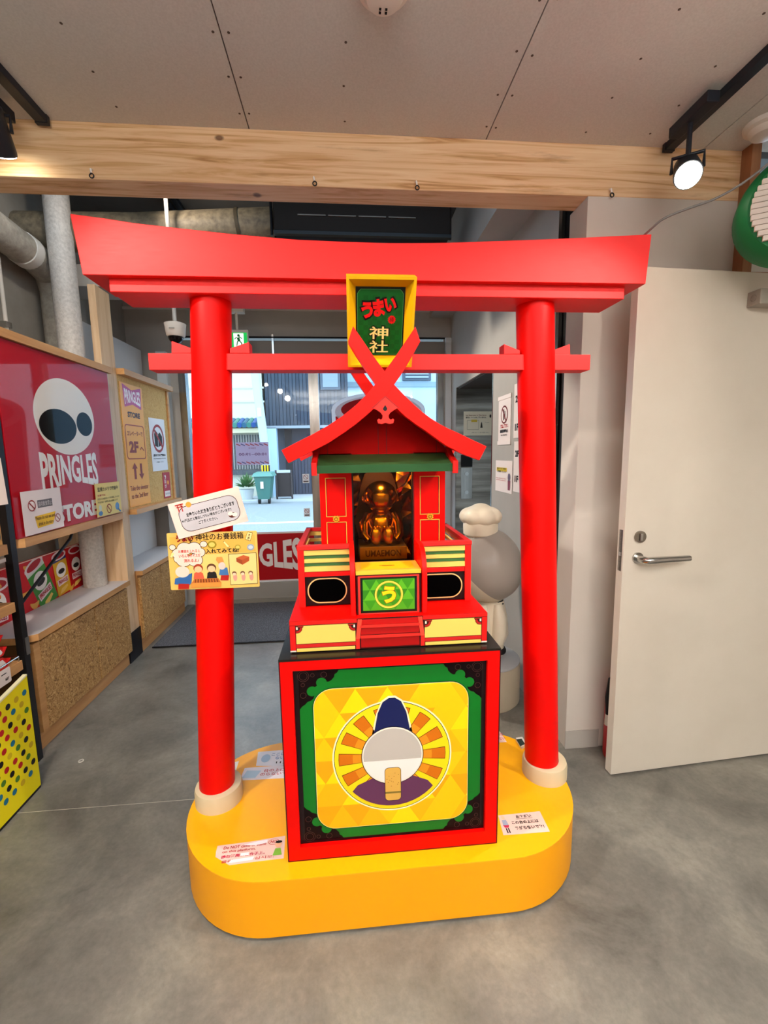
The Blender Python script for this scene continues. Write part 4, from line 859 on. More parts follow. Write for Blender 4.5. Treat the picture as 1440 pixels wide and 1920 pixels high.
# ------------------------------------------------------------ shelving along the left wall
PINE = WOODZ; OAK = WOODY
TOPG = mat('#D3CDCC', .45)
b1 = thing('base_cabinet', 'long low strand board cabinet with a chamfered pale worktop under the red poster', 'cabinet', (-1.65, 2.55, 0))
MB().prism(flatup(0), [(-1.86, 2.06), (-1.515, 2.06), (-1.45, 2.105), (-1.45, 2.995), (-1.86, 2.995)], .556, .588).build('worktop_edge', OAK, b1)
MB().prism(flatup(0), [(-1.86, 2.0605), (-1.5155, 2.0605), (-1.4508, 2.1055), (-1.4508, 2.9945), (-1.86, 2.9945)], .5875, .5895).build('worktop', TOPG, b1)
MB().box(-1.86, -1.492, 2.095, 2.995, .10, .556).build('carcass', mat('#6B4A28', .6), b1)  # carcass colour darkened so the gap between the doors reads as shade
MB().box(-1.86, -1.502, 2.110, 2.995, 0, .10).build('toe_kick', OAK, b1)
MB().box(-1.492, -1.474, 2.098, 2.140, .10, .540).build('end_stile', OAK, b1)
MB().box(-1.492, -1.474, 2.143, 2.603, .095, .535).build('door', OSB, b1, bevel=.003); MB().box(-1.492, -1.474, 2.611, 2.995, .095, .535).build('door', OSB, b1, bevel=.003)
b2 = thing('base_cabinet', 'shorter strand board cabinet beyond the pale wooden post, near the window', 'cabinet', (-1.65, 3.6, 0))
MB().box(-1.74, -1.45, 3.182, 4.06, .568, .600).build('worktop_edge', OAK, b2); MB().box(-1.74, -1.4508, 3.183, 4.059, .5995, .6015).build('worktop', TOPG, b2)
MB().box(-1.74, -1.492, 3.185, 4.05, .10, .568).build('carcass', OAK, b2); MB().box(-1.74, -1.502, 3.185, 4.05, 0, .10).build('toe_kick', OAK, b2)
MB().box(-1.492, -1.474, 3.190, 3.532, .10, .550).build('door', OSB, b2, bevel=.003); MB().box(-1.492, -1.474, 3.540, 4.00, .10, .550).build('door', OSB, b2, bevel=.003)
struct(MB().box(-1.80, -1.72, 3.20, 4.10, .6, 2.3).build('wall_niche', mat('#C9C4C0', .7)))
r1 = thing('poster_rack', 'pine rail frame holding the large red poster above the long cabinet', 'rack', (-1.5, 2.5, 1.0))
MB().box(-1.505, -1.445, 2.056, 3.003, 1.918, 1.957).build('rail', OAK, r1, bevel=.001)
MB().prism(flatup(0), [(-1.545, 2.056), (-1.50, 2.056), (-1.445, 2.088), (-1.445, 2.976), (-1.545, 2.976)], 1.003, 1.043).build('shelf', OAK, r1)
MB().box(-1.86, -1.452, 2.978, 3.003, .5897, 1.043).build('side_board', PINE, r1)
MB().box(-1.52, -1.472, 2.056, 2.084, 1.043, 1.918).build('side_board', OAK, r1)
MB().box(-1.53, -1.478, 2.085, 2.99, 1.043, 1.918).build('backing', mat('#8A6A48', .7), r1)
r2 = thing('notice_board', 'cork board in a pine frame beyond the wooden post', 'board', (-1.52, 3.6, 1.0))
MB().box(-1.545, -1.45, 3.178, 4.02, 1.945, 1.985).build('rail', OAK, r2, bevel=.001); MB().box(-1.60, -1.45, 3.18, 4.03, 1.003, 1.038).build('shelf', OAK, r2, bevel=.001)
MB().box(-1.535, -1.502, 3.18, 3.985, 1.038, 1.945).build('cork_panel', CORK, r2); MB().box(-1.535, -1.49, 3.985, 4.02, 1.038, 1.945).build('side_board', OAK, r2)

# large red poster behind an acrylic sheet
FPx = onleft(-1.460)
po = MB().prism(FPx, rect(2.064, 1.045, 2.972, 1.915), -.010, 0).build('wall_poster', PREDM); tag(po, 'large red shop poster with a cream disc, a white wordmark and an acrylic cover', 'poster')
cx_, cz_ = 2.517, 1.612
MB().flat(FPx, circ(cx_, cz_, .254, 64, .196), .0008).build('print', mat('#EFE7DA', .4), po)
# plain dark ovals in place of the brand figure
MB().flat(FPx, circ(cx_ - .075, cz_ - .052, .150, 36, .088), .0014).build('print', mat('#161314', .8, spec=.02), po); MB().flat(FPx, circ(cx_ + .155, cz_ - .026, .075, 30, .066), .0014).build('print', mat('#121318', .8, spec=.02), po)
text(po, FPx, 'PRINGLES', 2.512, 1.330, .490, .205, mat('#F4EEE8', .4), .035, .0010, warp=arch, label='white condensed wordmark with an arched lower edge')
text(po, FPx, 'STORE', 2.535, 1.113, .380, .090, mat('#F4EEE8', .4), .05, .0010, label='white rounded block letters')
ac = MB().prism(FPx, rect(2.064, 1.045, 2.972, 1.915), .004, .006).build('cover', ACRYL, po)
a1, f, w, h = sheet('no_eating_notice', 'white sheet with two ban circles and yellow text on the red poster', 'sign', (-1.448, 2.100, 1.050), (-1.448, 2.378, 1.052), (-1.448, 2.105, 1.252), mat('#F1E4E2', .4), .001)
nosign(a1, f, w * .22, h * .66, .026); nosign(a1, f, w * .84, h * .26, .021)
MB().flat(f, rect(w * .36, h * .58, w * .74, h * .76), .0008).build('print', mat('#6A6466', .5), a1); text(a1, f, '店内飲食禁止', w * .55, h * .67, w * .35, h * .12, mat('#DDD6D6', .5), .0, .0014)
MB().flat(f, [(w * .26, h * .40), (w * .80, h * .43), (w * .76, h * .28), (w * .70, h * .14), (w * .30, h * .12)], .0008).build('print', mat('#EDBE1A', .5), a1)
text(a1, f, 'Please do not eat and', w * .52, h * .35, w * .50, h * .085, mat('#7A5A0A', .5), .02, .0014); text(a1, f, 'drink in the store', w * .52, h * .21, w * .38, h * .085, mat('#7A5A0A', .5), .02, .0014)
a2, f, w, h = sheet('camera_notice', 'yellow surveillance camera notice at the lower corner of the red poster', 'sign', (-1.448, 2.688, 1.052), (-1.448, 2.970, 1.050), (-1.448, 2.692, 1.248), mat('#E9CF74', .45), .001)
text(a2, f, '監視カメラで録画中', w * .5, h * .82, w * .82, h * .13, INK, .012, .0008)
text(a2, f, '当店では', w * .22, h * .64, w * .3, h * .06, REDT, .02, .0008); text(a2, f, '防犯のため監視カメラを設置しています', w * .50, h * .53, w * .88, h * .06, INK, .0, .0008); text(a2, f, '不正行為・犯罪行為は通報します', w * .46, h * .43, w * .8, h * .06, INK, .0, .0008)
nosign(a2, f, w * .47, h * .20, .028)
for q, m in ((circ(w * .82, h * .22, .024, 16), '#6A9ACB'), ([(w * .86, h * .16), (w * .97, h * .04), (w * .93, h * .01), (w * .82, h * .13)], '#4A7AB0'), (circ(w * .13, h * .26, .016, 14, .020), '#DDE4C8'), (circ(w * .13, h * .10, .022, 14, .014), '#5A86B4')): MB().flat(f, q, .0008).build('print', mat(m, .5), a2)
a3, f, w, h = sheet('direction_poster', 'tall orange poster with 2F box and two arrows on the cork board', 'poster', (-1.499, 3.198, 1.050), (-1.499, 3.530, 1.050), (-1.499, 3.183, 1.905), mat('#F2A83C', .4), .002)
f = onleft(-1.499, 3.190, 1.050); w, h = .345, .865
pk = mat('#B8245A', .45)
MB().flat(f, [(w * .12, h * .98), (w * .50, h * .945), (w * .92, h * .98), (w * .88, h * .80), (w * .50, h * .83), (w * .16, h * .80)], .0008).build('print', mat('#C04A86', .45), a3)
text(a3, f, 'PRINGLES', w * .52, h * .885, w * .68, h * .13, mat('#FBEFF4', .45), .035, .0014, warp=arch)
text(a3, f, 'STORE', w * .52, h * .745, w * .54, h * .045, mat('#33101A', .45), .05, .0010)
g = MB(); g.ring(f, rrect(w * .08, h * .385, w * .92, h * .665, .025), rrect(w * .105, h * .3935, w * .895, h * .6565, .02), .001); g.build('print', mat('#9C3418', .45), a3)
OBR = mat('#8A2A14', .45)
text(a3, f, 'エレベーターで', w * .50, h * .595, w * .68, h * .042, OBR, .02, .001); text(a3, f, '2F', w * .40, h * .485, w * .40, h * .095, OBR, .05, .001); text(a3, f, 'へ', w * .76, h * .47, w * .20, h * .035, OBR, .04, .001)
for cu, s in ((w * .36, 1), (w * .64, -1)):
    cv = h * .285; MB().flat(f, [(cu - .016, cv - s * .055), (cu + .016, cv - s * .055), (cu + .016, cv + s * .020), (cu + .040, cv + s * .020), (cu, cv + s * .062), (cu - .040, cv + s * .020), (cu - .016, cv + s * .020)], .001).build('arrow', OBR, a3)
text(a3, f, 'Take the elevator', w * .5, h * .150, w * .82, h * .040, OBR, .015, .001); text(a3, f, 'to the 2nd floor', w * .5, h * .085, w * .76, h * .040, OBR, .015, .001)
a4, f, w, h = sheet('no_photo_poster', 'white sheet with a large red ban circle over a dark camera on the cork board', 'sign', (-1.499, 3.612, 1.284), (-1.499, 3.908, 1.288), (-1.499, 3.632, 1.699), mat('#E9E6E8', .5), .001)
MB().flat(f, [(w * .26, h * .48), (w * .46, h * .45), (w * .48, h * .72), (w * .34, h * .78), (w * .26, h * .70)], .0008).build('print', INK, a4); MB().flat(f, [(w * .50, h * .46), (w * .74, h * .50), (w * .76, h * .66), (w * .62, h * .74), (w * .50, h * .70)], .0008).build('print', INK, a4)
nosign(a4, f, w * .5, h * .62, .112, .0012)
text(a4, f, '店内での撮影は', w * .5, h * .30, w * .8, h * .05, INK, .04, .0008); text(a4, f, 'No photography in the store', w * .5, h * .235, w * .8, h * .03, INK, .01, .0008); text(a4, f, 'ご遠慮ください', w * .5, h * .17, w * .5, h * .03, mat('#7A7678', .5), .01, .0008)
a5, f, w, h = sheet('red_leaflet', 'narrow red leaflet with white label at the lower corner of the cork board', 'leaflet', (-1.499, 3.785, 1.054), (-1.499, 3.930, 1.053), (-1.499, 3.790, 1.268), mat('#B4121C', .4), .002)
MB().flat(f, rect(w * .12, h * .06, w * .88, h * .28), .0008).build('print', PAPER, a5); MB().flat(f, circ(w * .66, h * .60, .018, 16), .0008).build('print', mat('#F0A030', .45), a5)
text(a5, f, '飲食\n禁止\nです', w * .30, h * .65, w * .28, h * .52, PAPER, .04, .0008); text(a5, f, 'NO FOOD', w * .5, h * .17, w * .6, h * .07, mat('#7A7678', .5), .02, .0012)

# printed snack banner standing on the long worktop
FBn = onleft(-1.700)
bn = MB().prism(FBn, rect(2.10, .590, 2.972, .862), -.012, 0).build('shelf_banner', mat('#C40A14', .4)); tag(bn, 'red cardboard banner with printed snack cans standing on the long worktop', 'banner')
MB().flat(FBn, rect(2.10, .857, 2.972, .862), .0004).build('print', mat('#E8C8B8', .5), bn)
def can(cu, cv, wd, ht, tilt, body, lidc, k=0):
    t = math.radians(tilt); ca, sa = math.cos(t), math.sin(t)
    def q(a, b): return (cu + a * ca - b * sa, cv + a * sa + b * ca)
    reg_ = rect(2.10, .590, 2.972, .857)
    def fl(pts, m, kk):
        pts = [q(*p) for p in pts]; ar = sum(pts[i - 1][0] * pts[i][1] - pts[i][0] * pts[i - 1][1] for i in range(len(pts)))
        pts = clip(pts if ar > 0 else pts[::-1], reg_)
        if len(pts) > 2: MB().flat(FBn, pts, .0006 * kk + k * .002).build('print', m, bn)
    hw_ = wd / 2
    fl([(-hw_, -ht / 2), (hw_, -ht / 2), (hw_, ht / 2), (-hw_, ht / 2)], mat(body, .4), 1)
    fl([(-hw_, ht * .36), (hw_, ht * .36), (hw_, ht * .5), (-hw_, ht * .5)], mat(lidc, .4), 2)
    fl([(hw_ * 1.06 * math.cos(i * .3142), ht * .5 + hw_ * .42 * math.sin(i * .3142)) for i in range(20)], mat('#E8D8D8', .4), 3)
    fl([(hw_ * .82 * math.cos(i * .3142), ht * .5 + hw_ * .28 * math.sin(i * .3142)) for i in range(20)], mat('#A81420', .4), 4)
    fl([(hw_ * .72 * math.cos(i * .2618), ht * .12 + hw_ * .72 * math.sin(i * .2618)) for i in range(24)], mat('#F0EAE2', .4), 3)
    fl([(hw_ * .48 * math.cos(i * .3142), ht * .09 + hw_ * .24 * math.sin(i * .3142)) for i in range(20)], mat('#1C1818', .4), 4)
    fl([(-hw_ * .80, -ht * .10), (hw_ * .80, -ht * .08), (hw_ * .76, -ht * .24), (-hw_ * .76, -ht * .26)], mat('#E9D4D4', .4), 3)
    u, v = q(0, -ht * .17); text(bn, FBn, 'PRINGLES', u, v, hw_ * 1.35, ht * .12, mat('#B01420', .4), .03, .0006 * 5 + k * .002, tilt, warp=arch)
    fl([(-hw_ * .7, -ht * .46), (-hw_ * .1, -ht * .44), (hw_ * .6, -ht * .36), (hw_ * .5, -ht * .30), (-hw_ * .4, -ht * .34)], mat('#E8C060', .45), 3)
can(2.545, .700, .150, .27, 22, '#3F8A32', '#D8E4D0', 0); can(2.715, .715, .125, .235, 6, '#D9A41E', '#1C2A6E', 1); can(2.860, .715, .120, .235, 0, '#A80A14', '#B01420', 0); can(2.215, .67, .17, .25, -4, '#B80A14', '#B01420', 0)
for u, v, r in ((2.455, .825, .026), (2.405, .690, .028), (2.47, .615, .024), (2.79, .615, .020), (2.94, .66, .016), (2.33, .77, .020)):
    MB().flat(FBn, [(u + r * 1.5 * math.cos(i * .3927) , v + r * .7 * math.sin(i * .3927) + .01 * math.cos(i * .785)) for i in range(16)], .0012).build('print', mat('#DDA24A', .45), bn)
# insulated riser pipes, ducts
ip = MB().tube([(-1.612, 2.895, .5895), (-1.612, 2.90, 1.6), (-1.612, 2.90, 3.05)], .066, 24).build('insulated_pipe', ROLLW, smooth=True); tag(ip, 'white wrapped riser pipe standing on the long worktop behind the poster', 'pipe')
ip2 = MB().tube([(-1.775, 3.095, 1.1), (-1.775, 3.095, 2.42), (-1.775, 3.05, 2.52), (-1.77, 2.90, 2.56), (-1.77, 2.0, 2.62)], .086, 24).build('insulated_pipe', FOIL, smooth=True); tag(ip2, 'fatter grey wrapped pipe that bends along the ceiling above the poster rack', 'pipe')
MB().tube([(-1.77, 2.80, 2.566), (-1.77, 2.86, 2.562)], .092, 24).build('pipe_collar', mat('#D9D4CC', .5), ip2, smooth=True)
cp = MB().tube([(-1.80, 2.66, 1.0), (-1.80, 2.66, 2.46)], .010, 10).build('conduit', mat('#C5BEB4', .5), smooth=True); tag(cp, 'thin pale conduit running up the concrete beside the fat pipe', 'conduit')
MB().box(-1.82, -1.785, 2.640, 2.680, 2.10, 2.13).build('clip', CHROME, cp)
ln = MB().tube([(-1.50, 2.095, .740), (-1.50, 2.20, .800), (-1.50, 2.50, .965), (-1.52, 2.56, .994)], .0075, 10).build('cable', BLK, smooth=True); tag(ln, 'black cable slanting across the opening above the long worktop', 'cable')
ip3 = MB().tube([(-1.9, 3.0, 2.735), (-1.2, 3.0, 2.745), (-.40, 3.0, 2.80)], .105, 24).build('ceiling_duct', FOILB, smooth=True); tag(ip3, 'brown wrapped duct crossing under the dark ceiling behind the beam', 'duct')
MB().tube([(-.62, 3.0, 2.785), (-.60, 3.0, 2.787)], .109, 24).build('duct_joint', mat('#4A4030', .6), ip3, smooth=True)
struct(MB().box(-1.88, -1.46, 3.10, 3.35, 2.47, 2.60).build('trim_10', WALLG)); struct(MB().box(-1.88, -1.76, 3.22, 3.38, .6, 2.47).build('wall_pier', CONC))
acu = thing('ceiling_air_conditioner', 'dark ceiling air conditioner body hanging above the top beam of the gate', 'air conditioner', (.14, 2.85, 2.75))
MB().box(-.365, .640, 2.70, 3.20, 2.640, 2.86).build('casing', mat('#1C120A', .7, spec=.2), acu, bevel=.006); MB().box(-.365, .640, 2.69, 2.72, 2.622, 2.640).build('lower_lip', BLACK, acu)
for i in range(4): MB().box(-.23 + i * .17, -.23 + i * .17 + .155, 2.694, 2.70, 2.722, 2.728).build('grille_slot', mat('#6A6258', .5), acu)
for x in (-.39, .66): MB().tube([(x, 2.80, 2.66), (x, 2.80, 3.05)], .008, 8).build('hanger_rod', BLK, acu)
struct(MB().box(-.372, .648, 2.78, 2.80, 2.45, 2.625).build('trim_11', mat('#D9C8B0', .7)))

# ------------------------------------------------------------ snack rack and dotted box at the picture edge
sr = thing('snack_rack', 'black metal snack rack with oak shelves by the long cabinet', 'rack', (-1.5, 1.7, 0))
MB().box(-1.490, -1.458, 2.018, 2.052, 0.0, 1.9).build('upright', mat('#1C1A1A', .4), sr, bevel=.001); MB().box(-1.80, -1.77, 2.018, 2.052, 0, 1.9).build('upright', mat('#1C1A1A', .4), sr)
MB().box(-1.80, -1.79, 1.0, 2.02, .3, 1.6).build('back_panel', mat('#3A2A1C', .7), sr)
for z in (1.003, .752, .492): MB().box(-1.78, -1.42, 1.0, 1.948, z, z + .042).build('shelf', OAK, sr, bevel=.001)
MB().box(-1.464, -1.454, 2.03, 2.050, .52, .60).build('slot_plate', mat('#8A8580', .4, .8), sr)
fx = thing('shelf_fence', 'chrome wire fence with a white price tag on the lowest oak shelf', 'fence', (-1.43, 1.9, .534))
MB().tube([(-1.425, 1.20, .556), (-1.425, 1.935, .556), (-1.49, 1.940, .556)], .003, 8).build('wire', CHROME, fx); MB().tube([(-1.425, 1.935, .534), (-1.425, 1.935, .556)], .003, 8).build('wire_post', CHROME, fx)
pt = MB().prism(onleft(-1.418), rrect(1.80, .480, 1.872, .545, .006, 4), 0, .002).build('price_tag', PAPER, fx)
text(pt, onleft(-1.416), '¥87', 1.85, .50, .022, .012, INK, .03, .0005); MB().flat(onleft(-1.416), rect(1.822, .524, 1.850, .528), .0004).build('print', INK, pt)
jr = thing('snack_jar', 'clear square jar of orange snacks on the middle oak shelf', 'jar', (-1.52, 1.90, .794))
MB().prism(flatup(0), rrect(-1.57, 1.82, -1.424, 1.945, .02), .794, .975).build('body', glass_mat('jar_glass', .1), jr); MB().prism(flatup(0), rrect(-1.572, 1.818, -1.422, 1.947, .02), .975, .990).build('lid', mat('#C9C2BA', .3), jr)
sk = MB(); rnd = random.Random(5)
for i in range(60):
    sk.cur = rnd.choice((0, 1, 2)); p = (rnd.uniform(-1.545, -1.450), rnd.uniform(1.845, 1.920), rnd.uniform(.805, .955)); a = rnd.uniform(0, 6)
    sk.tube([(p[0] - .02 * math.cos(a), p[1] - .016 * math.sin(a), p[2]), (p[0] + .02 * math.cos(a), p[1] + .016 * math.sin(a), p[2] + rnd.uniform(-.015, .015))], .008, 6)
o = sk.build('snacks', [mat('#C8701C', .5), mat('#A03418', .5), mat('#DDA85A', .5)], jr); o['kind'] = 'stuff'
for i, z in enumerate((.536, .592, .648)):
    y0 = 1.905 - .012 * i
    zp = [(y0 - .10, z), (y0 - .02, z), (y0 + .005, z + .028), (y0 - .02, z + .020), (y0 - .035, z + .048), (y0 - .10, z + .048)]
    o = MB().prism(onleft(-1.436), zp, -.12, 0).build('snack_packet', mat('#D8201E', .35)); tag(o, 'red and white snack packet, %s of the three stacked on the lowest oak shelf' % ('bottom', 'middle', 'top')[i], 'packet', 'stacked red packets')
    MB().flat(onleft(-1.436), [(y0 - .095, z + .008), (y0 - .03, z + .008), (y0 - .022, z + .014), (y0 - .04, z + .040), (y0 - .095, z + .040)], .0006).build('print', mat('#F0E8E4', .4), o)
sg, f, w, h = sheet('hanging_sign', 'white rounded card sticking out from the snack rack over the shelves', 'sign', (-1.34, 1.60, 1.222), (-1.30, 1.815, 1.227), (-1.34, 1.62, 1.40), PAPER, .002)
text(sg, f, '1,000', w * .7, h * .35, w * .3, h * .08, INK, .02, .001)
FD = onleft(-1.340)
db = thing('dotted_bin', 'yellow polka dot cardboard bin at the foot of the snack rack', 'box', (-1.38, 1.6, 0))
bd = MB().prism(FD, [(1.0, .012), (1.852, .012), (1.852, .508), (1.0, .328)], -.015, 0).build('front_panel', mat('#F0DC10', .45), db)
MB().prism(FD, [(1.0, .328), (1.852, .508), (1.852, .515), (1.0, .335)], -.015, .001).build('top_edge', mat('#F3ECC0', .5), db)
MB().box(-1.412, -1.341, 1.0, 1.852, 0, .012).build('base', BLK, db)
cols = ['#14100E', '#1A6E8C', '#4A7A24', '#B41A1E', '#C9A61E', '#14100E', '#1A6E8C', '#B41A1E', '#D2B61A']
dm = MB(); rnd = random.Random(4); i0 = 0
for r in range(16):
    for c in range(24):
        u = 1.03 + c * .0455 + (r % 2) * .0225; v = .030 + r * .0385 + c * .0042
        if u > 1.842 or v > .328 + (u - 1.0) * .2113 - .016: continue
        dm.cur = (r * 2 + c * 3 + rnd.choice((0, 0, 1))) % len(cols); dm.flat(FD, circ(u, v, .0125, 14), .0006)
dm.build('dot_print', [mat(c, .45) for c in cols], bd)

# ------------------------------------------------------------ ceiling fixtures
def track(name, label, x, y0, y1, z, group=None):
    t = thing(name, label, 'track', (x, (y0 + y1) / 2, z), group)
    MB().box(x - .019, x + .019, y0, y1, z - .026, z).build('rail', TRACKM, t, bevel=.002)
    MB().box(x - .021, x + .021, y1 - .012, y1 + .004, z - .028, z).build('end_piece', TRACKM, t); return t
track('light_track', 'black lighting track on the boarded ceiling over the door', 1.312, -1.0, 1.832, 2.598)
track('light_track', 'black lighting track on the boarded ceiling over the red poster', -1.035, -1.0, 1.832, 2.598)
track('light_track', 'black lighting track on the dark slab behind the beam', -1.05, 2.2, 3.4, 3.05)
def spotlight(label, pivot, aim, z0):
    t = thing('track_spotlight', label, 'spotlight', (pivot[0], pivot[1], z0))
    MB().box(pivot[0] - .022, pivot[0] + .022, pivot[1] - .10, pivot[1] + .08, z0 - .062, z0 - .026).build('adapter', TRACKM, t, bevel=.003)
    MB().tube([(pivot[0], pivot[1], z0 - .06), (pivot[0], pivot[1], pivot[2] + .02)], .009, 10).build('stem', TRACKM, t)
    d = (Vector(aim) - Vector(pivot)).normalized(); P = Vector(pivot)
    MB().tube([P - d * .075, P - d * .06, P + d * .055, P + d * .065], [.026, .040, .045, .0435], 24).build('can', TRACKM, t, smooth=True)
    MB().tube([P + d * .0655, P + d * .068], [.040, .040], 24).build('bulb_face', LAMP, t)
    a = Vector((0, 0, 1)).cross(d).normalized()
    MB().tube([P + a * .048, P + a * .048 + Vector((0, 0, .05)), P - a * .048 + Vector((0, 0, .05)), P - a * .048], .006, 8).build('yoke', TRACKM, t)
    return t
spotlight('lit black spotlight on the track by the door, glaring towards the camera', (1.245, 1.63, 2.385), (.55, .55, 1.35), 2.598)
spotlight('unlit looking black spotlight at the picture edge on the track over the poster', (-1.115, 1.70, 2.465), (-1.35, 2.6, 1.3), 2.598)
spotlight('black spotlight on the rear track aimed at the grey notice wall', (-1.10, 3.30, 2.92), (1.0, 2.65, 1.2), 3.05)
spotlight('black spotlight on the rear track aimed at the pipes by the poster', (-1.05, 2.28, 2.92), (-1.85, 2.95, 2.2), 3.05)
def detector(label, x, y, z, n=(0, 0, -1), r=.055):
    t = thing('smoke_detector', label, 'detector', (x, y, z))
    MB().lathe((x, y, z - .045), [(r * .45, 0), (r * .8, .004), (r * .95, .016), (r, .024), (r * 1.25, .030), (r * 1.3, .045)], 32).build('casing', PLASTIC, t, smooth=True)
    return t
d0 = detector('round cream detector in the middle of the boarded ceiling', .130, 1.30, 2.598)
for dx, dy in ((-.008, .028), (.008, .028), (-.008, .018), (.008, .018)): MB().box(.13 + dx - .003, .13 + dx + .003, 1.3 + dy - .003, 1.3 + dy + .003, 2.5515, 2.556).build('slot', INK, d0)
detector('round cream detector beside the track near the hanging lantern', 1.60, 1.70, 2.598)
hk0 = None
for (px_, pz), lb in ((( -.892, 2.440), 'beam hook at the poster side'), ((-.091, 2.440), 'beam hook above the top beam centre, nearer the poster'), ((.300, 2.438), 'beam hook above the name plaque side'), ((1.087, 2.436), 'beam hook at the pale wall corner')):
    t = thing('eye_hook', 'tiny dark eye ' + lb + ' with white plug', 'hook', (px_, 1.85, pz), 'eye hooks along the beam')
    MB().tube([(px_, 1.85, pz), (px_, 1.838, pz - .004), (px_ + .002, 1.836, pz - .018)], .0035, 8).build('plug', WHITE, t)
    MB().tube([(px_ + .003 + .0075 * math.cos(a * .5236), 1.835, pz - .028 + .0075 * math.sin(a * .5236)) for a in range(13)], .0022, 6).build('eye', BLK, t)
# lantern and cable
la = thing('paper_lantern', 'green and white round lantern at the picture edge above the door', 'lantern', (1.51, 1.52, 2.18))
LA = Vector((1.530, 1.47, 2.190)); LD = Vector((-.52, -.85, 0)).normalized(); LF = Fr(LA, (-LD.y, LD.x, 0), (0, 0, 1))
lp = [(.150, -.10), (.170, -.06), (.1735, 0), (.170, .03), (.150, .05)]
MB().loops([[LA + LF.U * (r * math.cos(k * math.pi / 20)) + LF.V * (r * math.sin(k * math.pi / 20)) + LF.N * d for k in range(40)] for r, d in lp]).build('green_rim', mat('#12723C', .5), la, smooth=True)
for i in range(16):
    z = -.133 + .266 * i / 15; hw_ = math.sqrt(.142 ** 2 - z * z)
    MB().prism(LF, rect(-hw_, z - .0082, hw_, z + .0074), .050, .062).build('paper_rib', mat('#EFE9E0', .6), la)
MB().tube([LA + Vector((0, 0, .17)), LA + Vector((0, 0, .42))], .004, 6).build('hanging_cord', BLK, la)
def smooth_path(P, n=6):
    P = [Vector(p) for p in P]; out = []
    for i in range(len(P) - 1):
        p0, p1, p2, p3 = P[max(i - 1, 0)], P[i], P[i + 1], P[min(i + 2, len(P) - 1)]
        for k in range(n):
            t = k / n; out.append(.5 * ((2 * p1) + (p2 - p0) * t + (2 * p0 - 5 * p1 + 4 * p2 - p3) * t * t + (3 * p1 - p0 - 3 * p2 + p3) * t ** 3))
    return out + [P[-1]]
cbl = MB().tube(smooth_path([(0.941,1.4,2.056), (0.952,1.38,2.068), (0.9754,1.36,2.087), (1.034,1.34,2.106), (1.1,1.32,2.124), (1.162,1.3,2.155), (1.221,1.28,2.199), (1.261,1.26,2.239)]), .0034, 8).build('power_cable', mat('#6A6562', .5), smooth=True); tag(cbl, 'thin grey cable swinging from the top beam end towards the lantern', 'cable')
l2 = thing('paper_lantern', 'white round lantern hanging near the ceiling above the door, past the picture edge', 'lantern', (1.44, 1.02, 2.44))
MB().ball((1.44, 1.02, 2.435), .145, 28).build('shell', mat('#E6DFD2', .6), l2, smooth=True)
MB().tube([(1.44, 1.02, 2.57), (1.44, 1.02, 2.598)], .006, 6).build('hanging_cord', BLK, l2)
# dome camera and exit sign
cv = thing('dome_camera', 'white dome camera on a drop pole beside the gate pillar', 'camera', (-.970, 2.8, 2.3))
MB().tube([(-.970, 2.8, 2.165), (-.970, 2.8, 3.05)], .011, 10).build('pole', mat('#C9C2B8', .5), cv)
MB().lathe((-.970, 2.8, 2.092), [(.044, 0), (.052, .008), (.058, .06), (.060, .072), (.045, .078)], 28).build('housing', mat('#E6DFD4', .4), cv, smooth=True)
MB().ball((-.972, 2.8, 2.094), .042, 20).build('dome', mat('#0C0C0E', .08), cv, smooth=True)
MB().box(-.985, -.955, 2.738, 2.742, 2.126, 2.129).build('badge', mat('#8A8680', .5), cv)
es = thing('exit_sign', 'green running figure exit sign hanging behind the gate pillar', 'sign', (-.87, 3.9, 2.4))
MB().box(-.960, -.776, 3.90, 3.935, 2.275, 2.425).build('casing', mat('#D9D2C4', .5), es, bevel=.004)
MB().tube([(-.865, 3.918, 2.425), (-.865, 3.918, 2.56)], .010, 8).build('stem', mat('#D9D2C4', .5), es); MB().box(-.955, -.80, 3.88, 3.95, 2.56, 2.60).build('mount', mat('#D9D2C4', .5), es); MB().box(-.90, -.83, 3.90, 3.93, 2.60, 3.05).build('mount', mat('#B9B2A4', .5), es)
FX = front(3.8995); eg = mat('#14B24A', .4, emit=.9)
MB().flat(FX, rect(-.952, 2.284, -.784, 2.402), 0).build('lit_panel', eg, es)
MB().flat(FX, rect(-.893, 2.290, -.812, 2.396), .0006).build('lit_panel', mat('#F4FFF4', .4, emit=1.0), es)
g = MB(); gm = mat('#0C8A38', .5)
g.flat(FX, circ(-.852, 2.378, .011, 14), .0012)
g.flat(FX, [(-.868, 2.362), (-.846, 2.366), (-.838, 2.335), (-.858, 2.330)], .0012); g.flat(FX, [(-.848, 2.366), (-.826, 2.350), (-.822, 2.356), (-.845, 2.373)], .0014); g.flat(FX, [(-.866, 2.364), (-.884, 2.345), (-.888, 2.350), (-.870, 2.370)], .0014)
g.flat(FX, [(-.857, 2.334), (-.866, 2.296), (-.874, 2.298), (-.864, 2.338)], .0014); g.flat(FX, [(-.840, 2.336), (-.824, 2.318), (-.828, 2.296), (-.836, 2.298), (-.834, 2.316), (-.850, 2.332)], .0014)
g.build('running_figure_print', gm, es)
